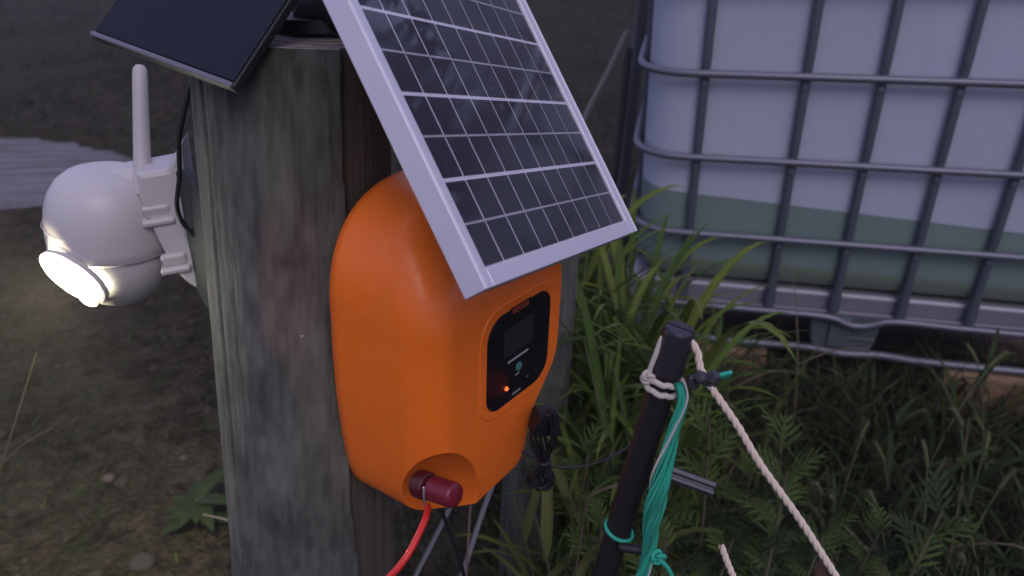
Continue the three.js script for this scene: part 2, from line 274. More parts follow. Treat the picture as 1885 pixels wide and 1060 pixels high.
// ------------------------------------------------------------------ orange fence energiser
const EX = V(0.5878, 0, -0.809), EY = V(0.0141, 0.9998, 0.0103), EZ = V(0.8089, -0.0175, 0.5877), EO = V(-0.0249, 0.9395, -0.6586);
const eAt = (x, y, z) => EO.clone().addScaledVector(EX, x).addScaledVector(EY, y).addScaledVector(EZ, z);
{
  const e = thing('fence_energizer', 'bright orange plastic electric fence energiser box with black display, fixed to the post', 'fence energizer', eAt(0, -0.232, 0), [EX, EY, EZ]);
  const U = 0.232;                                       // local y of the display frame above the base
  // outline in front view
  const out = [];
  { const N = 60, cxx = 0.033, hw = 0.118;
    for (let i = 0; i <= N; i++) { const a = Math.PI * i / N, c = Math.cos(a), s = Math.sin(a); out.push([cxx + hw * Math.sign(c) * Math.pow(Math.abs(c), 0.8), -0.005 + 0.128 * Math.pow(s, 0.8)]); }
    const line = (x0, y0, x1, y1, n) => { for (let i = 1; i <= n; i++) out.push([lerp(x0, x1, i / n), lerp(y0, y1, i / n)]); };
    const arc = (cx, cy, r, a0, a1, n) => { for (let i = 1; i <= n; i++) { const a = lerp(a0, a1, i / n); out.push([cx + Math.cos(a) * r, cy + Math.sin(a) * r]); } };
    { const q = new THREE.CatmullRomCurve3([[-0.085, -0.005], [-0.0865, -0.05], [-0.086, -0.10], [-0.083, -0.15], [-0.0775, -0.193], [-0.068, -0.220], [-0.050, -0.238], [-0.022, -0.244]].map(p => V(p[0], p[1], 0)), false, 'centripetal').getPoints(44); for (let i = 1; i < q.length; i++) out.push([q[i].x, q[i].y]); }
    line(-0.022, -0.244, 0.065, -0.240, 12); arc(0.067, -0.218, 0.022, -Math.PI / 2, 0, 8);
    const S = [[0.089, -0.218], [0.0895, -0.185], [0.093, -0.170], [0.105, -0.154], [0.126, -0.131], [0.142, -0.112], [0.149, -0.095], [0.151, -0.07], [0.151, -0.03], [0.151, -0.005]];
    const cv = new THREE.CatmullRomCurve3(S.map(p => V(p[0], p[1], 0)), false, 'centripetal').getPoints(40); for (let i = 1; i < cv.length - 1; i++) out.push([cv[i].x, cv[i].y]);
  }
  out.reverse();
  const n = out.length, cen = [0.033, -0.05];
  const zfront = y => -0.055 * Math.pow(sstep(0.0, 0.15, y), 1) - 0.006 * sstep(-0.17, -0.24, y);
  const rows = [];
  const DP = 0.132, FR = 0.034;
  rows.push([0, 0.006], [0.012, 0]); for (let i = 1; i <= 8; i++) rows.push([0.012 + (0.66 - 0.012) * i / 8, 0.0035 * i / 8]);
  for (let i = 1; i <= 12; i++) { const a = Math.PI / 2 * i / 12; rows.push([0.66 + 0.34 * Math.sin(a), 0.0035 + FR * (1 - Math.cos(a))]); }
  const P = [], I = [];
  const inset = (p, ins) => { const kx = (p[0] > cen[0] ? 0.42 : 1) * ins / 0.118, ky = (p[1] < cen[1] ? 0.35 : 1) * ins / 0.18; return [cen[0] + (p[0] - cen[0]) * (1 - kx), cen[1] + (p[1] - cen[1]) * (1 - ky)]; };
  const put = (p, row) => { const [f, ins] = row, [x, y] = inset(p, ins); P.push(x, y + U, lerp(-DP, zfront(y), f)); };
  for (const r of rows) for (let i = 0; i < n; i++) put(out[i], r);
  const last = rows.length - 1, caps = [0.85, 0.65, 0.42, 0.2];
  for (const k of caps) for (let i = 0; i < n; i++) { const [x, y] = inset(out[i], rows[last][1]), X = lerp(cen[0], x, k), Yy = lerp(cen[1], y, k); P.push(X, Yy + U, zfront(Yy)); }
  const R = rows.length + caps.length; P.push(cen[0], cen[1] + U, zfront(cen[1]), cen[0], cen[1] + U, -DP);
  for (let r = 0; r < R - 1; r++) for (let i = 0; i < n; i++) { const a = r * n + i, b = r * n + (i + 1) % n, c = a + n, d = b + n; I.push(a, b, d, a, d, c); }
  for (let i = 0; i < n; i++) { I.push((R - 1) * n + i, (R - 1) * n + (i + 1) % n, R * n); I.push((i + 1) % n, i, R * n + 1); }
  let g = new THREE.BufferGeometry(); g.setAttribute('position', new THREE.Float32BufferAttribute(P, 3)); g.setIndex(I); g.computeVertexNormals();
  { // face outward?
    const nn = g.attributes.normal; if (nn.getZ(R * n) < 0) { for (let i = 0; i < I.length; i += 3) { const t = I[i]; I[i] = I[i + 1]; I[i + 1] = t; } g.setIndex(I); g.computeVertexNormals(); } }
  g.setAttribute('uv', new THREE.Float32BufferAttribute(new Float32Array(P.length / 3 * 2), 2));
  const sc = new THREE.SphereGeometry(1, 56, 40).scale(0.090, 0.134, 0.082); sc.translate(-0.087, -0.246 + U, 0.022);
  const A = new Brush(g), B = new Brush(sc); A.updateMatrixWorld(); B.updateMatrixWorld();
  const ev = new Evaluator(); ev.useGroups = false;
  const cut = ev.evaluate(A, B, SUBTRACTION).geometry;
  const pbump = tex(256, 256, (u, v) => fbm(u * 64, v * 64, 3, 3, 64, 64), false);
  const cp = cut.attributes.position, cu = new Float32Array(cp.count * 2); for (let i = 0; i < cp.count; i++) { cu[2 * i] = (cp.getX(i) + cp.getZ(i)) * 8; cu[2 * i + 1] = cp.getY(i) * 8; } cut.setAttribute('uv', new THREE.BufferAttribute(cu, 2));
  const orange = new THREE.MeshPhysicalMaterial({ color: col(0.90, 0.185, 0.018), roughness: 0.58, bumpMap: pbump, bumpScale: 0.0001, specularIntensity: 0.7,
    roughnessMap: tex(256, 256, (u, v) => { const n = fbm(u * 6, v * 6, 3, 5, 6, 6), d = sstep(0.72, 0.82, noise(u * 70, v * 70, 8, 70, 70)); return clamp(0.62 + 0.8 * (n - 0.5) + 0.25 * d); }, false),
    map: tex(512, 512, (u, v) => { const n = fbm(u * 8, v * 8, 13, 5, 8, 8), d = sstep(0.80, 0.9, noise(u * 150, v * 150, 5, 150, 150)) * sstep(0.45, 0.6, n); const k = 0.94 + 0.12 * (n - 0.5); return [lerp(k, 0.62, d * 0.5), lerp(k, 0.75, d * 0.5), lerp(k, 1, d)]; }) });
  mesh('housing', cut, orange, e);
  // display
  const dw = 0.1155, dh = 0.117, dx = dw / 2, dy = -dh / 2 + U, dz = 0.0005;
  const rim = rrect(dw + 0.016, dh + 0.016, [0.03, 0.034, 0.03, 0.034], dx, dy); rim.holes.push(rrect(dw, dh, [0.022, 0.028, 0.022, 0.028], dx, dy));
  const dp = mesh('display_rim', new THREE.ExtrudeGeometry(rim, { depth: 0.0012, bevelEnabled: true, bevelSize: 0.0022, bevelThickness: 0.0022, bevelSegments: 4, curveSegments: 14 }).translate(0, 0, -0.0022), orange, e);
  const panel = mesh('display_panel', extr(rrect(dw - 0.004, dh - 0.004, [0.021, 0.027, 0.021, 0.027], dx, dy), 0.001, 0.0004).translate(0, 0, dz), new THREE.MeshPhysicalMaterial({ color: col(0.008, 0.008, 0.009), roughness: 0.35, specularIntensity: 0.6 }), e);
  const zp = dz + 0.0016;
  mesh('screen', box(0.052, 0.034, 0.0006, 0.0545, -0.0385 + U, zp, 0.0002), new THREE.MeshPhysicalMaterial({ color: col(0.02, 0.024, 0.022), roughness: 0.3 }), panel);
  // lettering
  const word = (txt, w, h, css, font) => {
    const c = document.createElement('canvas'); c.width = 256; c.height = Math.round(256 * h / w); const x = c.getContext('2d');
    x.fillStyle = '#050505'; x.fillRect(0, 0, c.width, c.height); x.fillStyle = css; x.font = font; x.textAlign = 'center'; x.textBaseline = 'middle'; x.fillText(txt, c.width / 2, c.height / 2 + 2);
    const t = new THREE.CanvasTexture(c); t.colorSpace = THREE.SRGBColorSpace; return new THREE.MeshStandardMaterial({ map: t, roughness: 0.5 });
  };
  mesh('lettering', new THREE.PlaneGeometry(0.037, 0.0095).translate(0.056, -0.0035 + U, zp + 0.0002), word('VEVOR', 0.037, 0.0095, '#b2452c', 'bold 66px sans-serif'), panel);
  mesh('printed_strip', box(0.037, 0.0026, 0.0004, 0.0545, -0.0632 + U, zp, 0.0001), mat([0.30, 0.31, 0.31]), panel);
  mesh('button', xf(new THREE.CylinderGeometry(0.0052, 0.0055, 0.0012, 24).rotateX(Math.PI / 2), V(0.0566, -0.0771 + U, zp)), mat([0.05, 0.20, 0.15], { roughness: 0.5 }), panel);
  mesh('button_caption', box(0.008, 0.0018, 0.0004, 0.054, -0.0856 + U, zp, 0.0001), mat([0.2, 0.22, 0.21]), panel);
  mesh('small_mark', box(0.005, 0.0014, 0.0004, 0.0735, -0.099 + U, zp, 0.0001), mat([0.10, 0.10, 0.10]), panel);
  mesh('lamp_caption', box(0.015, 0.002, 0.0004, 0.0535, -0.1085 + U, zp, 0.0001), mat([0.26, 0.26, 0.26]), panel);
  const led = mesh('indicator_lamp', xf(new THREE.SphereGeometry(0.0024, 16, 12), V(0.0345, -0.0949 + U, zp)), new THREE.MeshStandardMaterial({ color: col(0.5, 0.03, 0.01), emissive: col(1, 0.10, 0.02), emissiveIntensity: 1.5 }), panel);
  led.userData.label = 'glowing red indicator lamp';
  const ll = new THREE.PointLight(0xff2a10, 0.00012); ll.position.set(0.0345, -0.0949 + U, zp + 0.006); ll.castShadow = true; e.add(ll); ll.name = 'indicator_glow';
  // terminal
  const ka = V(-0.070, -0.172 + U, -0.030), kd = V(0, 0.22, 1).normalize();
  const kp = t => ka.clone().addScaledVector(kd, t);
  const lathe = (prof) => along(new THREE.LatheGeometry(prof.map(p => new THREE.Vector2(p[0], p[1])), 36), ka, kp(1));
  mesh('terminal_stem', lathe([[0.0001, -0.01], [0.006, -0.01], [0.006, 0.03], [0.0001, 0.03]]), mat([0.4, 0.38, 0.34], { metalness: 0.8, roughness: 0.35 }), e);
  mesh('terminal_base', lathe([[0.0001, -0.002], [0.0138, -0.002], [0.0148, 0.0], [0.0148, 0.012], [0.0135, 0.0145], [0.0001, 0.0145]]), new THREE.MeshPhysicalMaterial({ color: col(0.07, 0.008, 0.010), roughness: 0.4 }), e);
  const kn = []; for (let i = 0; i < 1; i++) kn.push([0.0001, 0.018], [0.012, 0.018], [0.0132, 0.0195], [0.0132, 0.046], [0.0122, 0.0495], [0.0095, 0.051], [0.0001, 0.052]);
  mesh('terminal_knob', lathe(kn), new THREE.MeshPhysicalMaterial({ color: col(0.16, 0.012, 0.024), roughness: 0.38 }), e);
  mesh('bared_wire', capped([V(-0.082, -0.160 + U, -0.013), V(-0.0845, -0.172 + U, -0.0105), V(-0.083, -0.186 + U, -0.008)], 0.0016, 16, 8), mat([0.6, 0.58, 0.55], { metalness: 0.9, roughness: 0.3 }), e);
  const w0 = eAt(-0.083, -0.182, -0.007);
  tag(mesh('lead_wire', capped([w0, V(-0.0835, 0.762, -0.5565).lerp(w0, 0.5), V(-0.098, 0.742, -0.545), V(-0.118, 0.722, -0.533), V(-0.1385, 0.705, -0.522), V(-0.150, 0.682, -0.517), V(-0.154, 0.62, -0.515), V(-0.158, 0.5, -0.53), V(-0.20, 0.3, -0.56)], 0.0036, 90, 10), new THREE.MeshPhysicalMaterial({ color: col(0.62, 0.022, 0.018), roughness: 0.4 })), 'bright red insulated wire hanging from the maroon terminal', 'wire');
}

// ------------------------------------------------------------------ solar panel of the energiser
{
  const X = V(0.45496, -0.20554, -0.86647), Y = V(-0.44716, 0.78871, -0.42188), Z = V(0.77011, 0.57939, 0.26692);
  const p = thing('solar_panel', 'white framed solar panel with a grid of dark blue cells, tilted above the orange box', 'solar panel', V(-0.0198, 1.0713, -0.5001), [X, Y, Z]);
  const W = 0.31, H = 0.2875, ml = 0.0125, mr = 0.0165, mb = 0.0145, mt = 0.014, T = 0.0205;
  const alu = new THREE.MeshPhysicalMaterial({ color: col(0.62, 0.62, 0.66), roughness: 0.38, metalness: 0.25 });
  const fr = (w, h, x, y, lab) => mesh('frame_rail', new RoundedBoxGeometry(w, h, T, 3, 0.0011).translate(x, y, -T / 2 + 0.0012), alu, p);
  fr(ml, H + mb + mt, -ml / 2, (H + mt - mb) / 2); fr(mr, H + mb + mt, W + mr / 2, (H + mt - mb) / 2);
  fr(W, mb, W / 2, -mb / 2); fr(W, mt, W / 2, H + mt / 2);
  mesh('edge_lip', box(0.0022, H + mb + mt, 0.0014, -ml + 0.0016, (H + mt - mb) / 2, 0.0016, 0.0006), alu, p);
  mesh('edge_lip', box(0.0022, H + mb + mt, 0.0014, W + mr - 0.0016, (H + mt - mb) / 2, 0.0016, 0.0006), alu, p);
  mesh('back_sheet', box(W, H, 0.002, W / 2, H / 2, -0.0035, 0.0003), mat([0.62, 0.62, 0.66], { roughness: 0.6 }), p);
  const cm = [0, 1, 2, 3].map(k => { const t = tex(128, 128, (u, v) => { const n = fbm(u * 10, v * 14, k * 5 + 1, 3, 10, 14), q = Math.floor(fbm(u * 6, v * 6, k * 9, 2, 6, 6) * 6) / 6; const s = 0.8 + 0.5 * (n - 0.5) + 0.35 * (q - 0.5); return [0.0085 * s, 0.0095 * s, 0.018 * s]; }); return new THREE.MeshStandardMaterial({ map: t, roughness: 0.45 }); });
  const cw = W / 9, ch = H / 4, cg = new THREE.BoxGeometry(cw - 0.0027, ch - 0.0036, 0.0006), bg = new THREE.BoxGeometry(cw - 0.0002, 0.0018, 0.0003);
  const silver = mat([0.42, 0.42, 0.43], { roughness: 0.4, metalness: 0.3 });
  for (let j = 0; j < 4; j++) for (let i = 0; i < 9; i++) {
    const c = mesh('cell', cg, cm[(i * 7 + j * 3) % 4], p); c.position.set((i + 0.5) * cw, (j + 0.5) * ch, -0.0021);
    const b = mesh('busbar', bg, silver, c); b.position.set(0, 0, 0.00045);
  }
  mesh('glass_pane', new THREE.PlaneGeometry(W + 0.002, H + 0.002).translate(W / 2, H / 2, -0.0004), new THREE.MeshPhysicalMaterial({ color: 0xffffff, transmission: 1, thickness: 0, roughness: 0.22, roughnessMap: tex(256, 256, (u, v) => clamp(0.5 + 1.6 * (fbm(u * 4, v * 4, 6, 5, 4, 4) - 0.5)), false), ior: 1.5, side: THREE.DoubleSide }), p);
  // black mount to the post top (world coordinates turned into the panel's frame)
  const toL = v => { const d = v.clone().sub(V(-0.0198, 1.0713, -0.5001)); return V(d.dot(X), d.dot(Y), d.dot(Z)); };
  const black = mat([0.012, 0.012, 0.013], { roughness: 0.6 });
  const c0 = toL(V(-0.21, 1.21, -0.82)), c1 = V(0.15, 0.20, -0.03);
  mesh('mount_plate', box(0.10, 0.12, 0.01, 0.15, 0.18, -0.0235, 0.003), black, p);
  mesh('mount_arm', mergeGeometries([capped([c0, c0.clone().lerp(c1, 0.45).add(V(0.0, 0.018, 0)), c1], 0.02, 20, 12), capped([toL(V(-0.255, 1.25, -0.80)), toL(V(-0.15, 1.255, -0.77)), V(0.11, 0.24, -0.03)], 0.016, 20, 10)]), black, p);
  const foot = new THREE.CylinderGeometry(0.044, 0.048, 0.012, 32); const q = new THREE.Quaternion().setFromRotationMatrix(new THREE.Matrix4().makeBasis(X, Y, Z)).invert();
  foot.applyQuaternion(q); const fc = toL(V(-0.212, 1.2005, -0.825)); foot.translate(fc.x, fc.y, fc.z); mesh('mount_foot', foot, black, p);
  const bolt = new THREE.CylinderGeometry(0.006, 0.006, 0.012, 6).applyQuaternion(q), bc = toL(V(-0.185, 1.209, -0.79)); mesh('bolt', bolt.translate(bc.x, bc.y, bc.z), mat([0.4, 0.4, 0.4], { metalness: 0.8, roughness: 0.4 }), p);
}

// ------------------------------------------------------------------ dark solar panel of the camera
{
  const a = V(-0.4048, 1.1935, -0.7491), b = V(-0.24, 1.1681, -0.6477), X = b.clone().sub(a), L = X.length(); X.normalize();
  const Y = V(0.4488, 0.7012, -0.554), Z = V(0, 0, 0).crossVectors(X, Y);
  const p = thing('camera_solar_panel', 'small dark blue-black solar panel at the post top over the white camera', 'solar panel', a, [X, Y, Z]);
  const dark = new THREE.MeshPhysicalMaterial({ color: col(0.010, 0.015, 0.022), roughness: 0.6, specularIntensity: 0.35 });
  const rimM = mat([0.13, 0.13, 0.15], { roughness: 0.5 });
  mesh('panel_body', box(L, 0.15, 0.009, L / 2, 0.075, -0.0065, 0.002), mat([0.012, 0.012, 0.014], { roughness: 0.6 }), p);
  mesh('cell_sheet', box(L - 0.004, 0.142, 0.002, L / 2, 0.077, -0.0012, 0.0008), dark, p);
  mesh('front_lip', xf(new RoundedBoxGeometry(L, 0.005, 0.004, 2, 0.0016), V(L / 2, 0.0022, -0.0002), [0, 0, -0.006]), rimM, p);
  mesh('arm', capped([V(L * 0.55, 0.09, -0.012), V(L * 0.62, 0.085, -0.035), V(L * 0.75, 0.06, -0.055)], 0.009, 16, 10), mat([0.012, 0.012, 0.013]), p);
}

// ------------------------------------------------------------------ security camera
{
  const C = V(-0.4835, 0.940, -0.849);
  const cam = thing('security_camera', 'white dome security camera with an antenna and a lit lamp, mounted beside the post', 'security camera', V(C.x, C.y - 0.078, C.z));
  const S = (x, y, z) => V(x - C.x, y - C.y + 0.078, z - C.z);         // world -> local
  const c0 = V(0, 0.078, 0);
  const white = new THREE.MeshPhysicalMaterial({ color: col(0.50, 0.49, 0.46), roughness: 0.42 });
  const grey = mat([0.05, 0.05, 0.055]);
  // camera head: a ball below the seam
  mesh('camera_head', new THREE.SphereGeometry(0.0735, 56, 40).scale(0.92, 1.02, 0.92).translate(c0.x, c0.y - 0.006, c0.z), white, cam);
  // upper shell: lathe over the ball
  const pr = [[0.0700, -0.006], [0.0765, -0.005], [0.0772, 0.008], [0.0765, 0.026], [0.0735, 0.044], [0.0675, 0.060], [0.058, 0.0735], [0.046, 0.0825], [0.030, 0.0872], [0.012, 0.0885], [0.0001, 0.0887]];
  const shell = mesh('upper_shell', xf(new THREE.LatheGeometry(pr.map(q => new THREE.Vector2(...q)), 64), V(c0.x, c0.y + 0.004, c0.z), [0.03, 0, -0.1], [0.92, 1, 0.92]), white, cam);
  mesh('seam', xf(new THREE.TorusGeometry(0.0771, 0.0005, 8, 80).rotateX(Math.PI / 2), V(c0.x, c0.y + 0.028, c0.z), [0.03, 0, -0.1], [0.91, 1, 0.91]), mat([0.5, 0.48, 0.46]), cam);
  mesh('seam', xf(new THREE.TorusGeometry(0.0766, 0.0008, 8, 80).rotateX(Math.PI / 2), V(c0.x, c0.y + 0.0015, c0.z), [0.03, 0, -0.1], [0.92, 1, 0.92]), mat([0.25, 0.24, 0.25]), cam);
  // neck to the bracket
  const nk = grid(40, 16, (u, v) => { const t = u * Math.PI * 2, w = lerp(0.030, 0.036, v), h = lerp(0.034, 0.036, v), ce = V(-0.01, 0.132, -0.002).lerp(S(-0.405, 1.004, -0.872), v); const sg = (c, e) => Math.sign(c) * Math.pow(Math.abs(c), e); const y = sg(Math.sin(t), 0.55) * h, z = sg(Math.cos(t), 0.55) * w; return [ce.x, ce.y + y, ce.z + z]; }, true);
  mesh('neck', nk, white, cam);
  // bracket
  const bx = S(-0.394, 0.962, -0.845);
  const bs = new THREE.Shape(); bs.moveTo(-0.026, 0.072); bs.lineTo(0.004, 0.074); bs.lineTo(0.020, 0.100); bs.lineTo(0.012, 0.05); bs.lineTo(0.004, -0.005); bs.lineTo(0.016, -0.062); bs.quadraticCurveTo(0.018, -0.07, 0.010, -0.066); bs.quadraticCurveTo(-0.004, -0.056, -0.012, -0.034); bs.lineTo(-0.021, 0.006); bs.lineTo(-0.028, 0.05); bs.closePath();
  const br = mesh('bracket', xf(extr(bs, 0.05, 0.006).translate(0, 0, -0.025), bx, [0, 0.25, 0.03]), white, cam);
  for (const [px, py, w] of [[-0.012, 0.020, 0.036], [-0.003, -0.040, 0.034]]) {
    mesh('clip', xf(mergeGeometries([box(w, 0.008, 0.016, 0, 0, 0, 0.003), box(w * 0.86, 0.016, 0.01, 0.001, 0.011, -0.003, 0.004)]), V(bx.x + px, bx.y + py, bx.z + 0.031), [0.25, 0.25, 0.06]), white, br);
  }
  const gs = mesh('backing_plate', xf(extr(rrect(0.075, 0.165, 0.036), 0.008, 0.002), S(-0.354, 0.960, -0.806), [0, -0.80, 0.10]), mat([0.022, 0.03, 0.03], { roughness: 0.7 }), cam);
  // antenna
  const a0 = S(-0.4263, 1.008, -0.829), a1 = S(-0.438, 1.139, -0.905);
  const AL = a0.distanceTo(a1), ap = [[0.0001, -0.004], [0.0085, -0.004], [0.0102, 0.0], [0.0102, 0.012], [0.0096, 0.02], [0.0083, AL - 0.012], [0.0076, AL - 0.005], [0.005, AL - 0.001], [0.0001, AL]];
  mesh('antenna', along(new THREE.LatheGeometry(ap.map(q => new THREE.Vector2(...q)), 28), a0, a1), mat([0.46, 0.445, 0.40], { roughness: 0.5 }), cam);
  mesh('antenna_hinge', box(0.018, 0.022, 0.024, a0.x, a0.y - 0.012, a0.z - 0.012, 0.006), white, cam);
  // lamp: oval led window on the head, facing down and away to the side
  const n = V(-0.22, -0.17, 0.96).normalize(), lx0 = V(0.707, -0.636, 0.31), lx = lx0.addScaledVector(n, -lx0.dot(n)).normalize(), ly = V(0, 0, 0).crossVectors(n, lx);
  const LM = new THREE.Matrix4().makeBasis(lx, ly, n).setPosition(c0.clone().addScaledVector(n, 0.069).add(V(0, -0.004, 0)));
  const ov = (rx, ry) => { const s = new THREE.Shape(); s.absellipse(0, 0, rx, ry, 0, Math.PI * 2); return s; };
  const rg = ov(0.041, 0.025); rg.holes.push(ov(0.0375, 0.0215));
  mesh('lamp_rim', extr(rg, 0.005, 0.001).applyMatrix4(LM), white, cam);
  const reflector = mesh('lamp_reflector', extr(ov(0.0365, 0.0205), 0.001, 0.0004).applyMatrix4(LM), mat([0.35, 0.35, 0.33], { roughness: 0.6 }), cam);
  const glowM = new THREE.MeshStandardMaterial({ color: col(0.8, 0.8, 0.7), emissive: col(1, 0.95, 0.72), emissiveIntensity: 110 });
  for (const [x, y, r] of [[-0.030, 0.003, 0.0085], [-0.014, 0.002, 0.0115], [0.003, 0.004, 0.0155], [0.019, 0.001, 0.0115]]) mesh('lamp_led', new THREE.SphereGeometry(r, 20, 12).scale(1, 1, 0.6).translate(x, y, 0.0035).applyMatrix4(LM), glowM, reflector).userData.label = 'glowing warm white lamp bead';
  mesh('lamp_ring', new THREE.TorusGeometry(0.012, 0.0016, 10, 36).translate(0.024, -0.012, 0.006).applyMatrix4(LM), mat([0.75, 0.72, 0.55], { roughness: 0.3 }), reflector);
  const sp = new THREE.SpotLight(0xffefc8, 3.2, 0, 1.5, 1, 2); sp.name = 'lamp_light';
  sp.position.copy(c0).addScaledVector(n, 0.088).add(V(0, -0.004, 0)); sp.castShadow = true; sp.shadow.radius = 1.5;
  const tg = new THREE.Object3D(); tg.name = 'lamp_aim'; tg.position.copy(sp.position).add(V(-0.70, -0.36, -0.30)); cam.add(tg); sp.target = tg; cam.add(sp);
  // cable between the panel and the camera
  tag(mesh('camera_cable', capped([V(-0.30, 1.175, -0.765), V(-0.3165, 1.1516, -0.758), V(-0.338, 1.115, -0.772), V(-0.354, 1.0827, -0.785), V(-0.362, 1.045, -0.79), V(-0.3725, 1.007, -0.7925), V(-0.372, 0.985, -0.798), V(-0.362, 0.965, -0.805), V(-0.352, 0.945, -0.82), V(-0.347, 0.93, -0.84)], 0.0027, 90, 8), mat([0.01, 0.012, 0.014], { roughness: 0.5 })), 'thin black cable drooping from the small dark panel to the white camera', 'cable');
}

// ------------------------------------------------------------------ black lead bundle, fence wires
{
  const t = thing('cable_bundle', 'coiled black cable bundle with a small black box hanging beside the orange box', 'cable', V(0.04, 0.70, -0.70));
  const r = rng(5), black = mat([0.008, 0.008, 0.009], { roughness: 0.5 });
  mesh('junction_box', xf(new RoundedBoxGeometry(0.026, 0.03, 0.022, 2, 0.003), V(-0.002, 0.088, -0.008), [0.1, 0.5, -0.22]), black, t);
  for (let i = 0; i < 7; i++) { const x = (r() - 0.5) * 0.014, z = (r() - 0.5) * 0.014, w = 0.006 + r() * 0.008; mesh('cable_loop', tube([V(x - w, 0.075, z), V(x - w * 0.4, 0.05, z), V(x * 0.4 - 0.001, 0.03 + r() * 0.012, z * 0.4), V(x - w * (0.6 + r() * 0.6), 0.004 + r() * 0.012, z), V(x, -0.006 + r() * 0.012, z), V(x + w * 0.9, 0.006 + r() * 0.01, z), V(x * 0.4 + 0.002, 0.035, z * 0.5), V(x + w, 0.07, z), V(x + w * 0.5, 0.098 + r() * 0.012, z)], 0.0019, 70, 7, true), black, t); }
  mesh('tie', xf(new THREE.TorusGeometry(0.0065, 0.0025, 8, 20).rotateX(Math.PI / 2), V(0, 0.037, 0)), black, t);
  tag(mesh('ground_lead', capped([V(-0.03, 0.74, -0.74), V(0.0263, 0.7275, -0.722), V(0.045, 0.7195, -0.716), V(0.0665, 0.7154, -0.716), V(0.0987, 0.7188, -0.718), V(0.14, 0.735, -0.73), V(0.17, 0.73, -0.78), V(0.2, 0.6, -0.83)], 0.0016, 60, 7), black), 'thin black lead running from behind the orange box into the grass', 'cable');
  const zn = mat([0.42, 0.42, 0.47], { metalness: 0.5, roughness: 0.4 });
  const wire = (label, pts, rr, m) => tag(mesh('fence_wire', capped(pts, rr, 50, 8), m), label, 'wire', 'loose wires under the orange box');
  wire('bare grey wire under the maroon terminal, crossed by a black lead', [V(-0.045, 0.65, -0.83), V(-0.0793, 0.568, -0.811), V(-0.1325, 0.4406, -0.805), V(-0.19, 0.30, -0.80), V(-0.25, 0.1, -0.80)], 0.0034, zn);
  wire('bare grey wire running down in front of the old grey post', [V(-0.005, 0.64, -0.83), V(-0.027, 0.5825, -0.8183), V(-0.0655, 0.4416, -0.805), V(-0.11, 0.28, -0.80), V(-0.15, 0.05, -0.8)], 0.0036, zn);
  wire('black insulated lead crossing the grey wires below the orange box', [eAt(-0.03, -0.2, -0.06), V(-0.08, 0.66, -0.70), V(-0.066, 0.61, -0.70), V(-0.0568, 0.57, -0.70), V(-0.05, 0.5, -0.71), V(-0.05, 0.2, -0.75), V(-0.05, 0, -0.78)], 0.0026, black);
  wire('rusty thin wire hanging straight between the grey wires', [V(-0.045, 0.66, -0.76), V(-0.05, 0.6, -0.76), V(-0.054, 0.52, -0.757), V(-0.06, 0.4, -0.75), V(-0.07, 0.1, -0.75)], 0.0016, mat([0.16, 0.12, 0.10]));
}

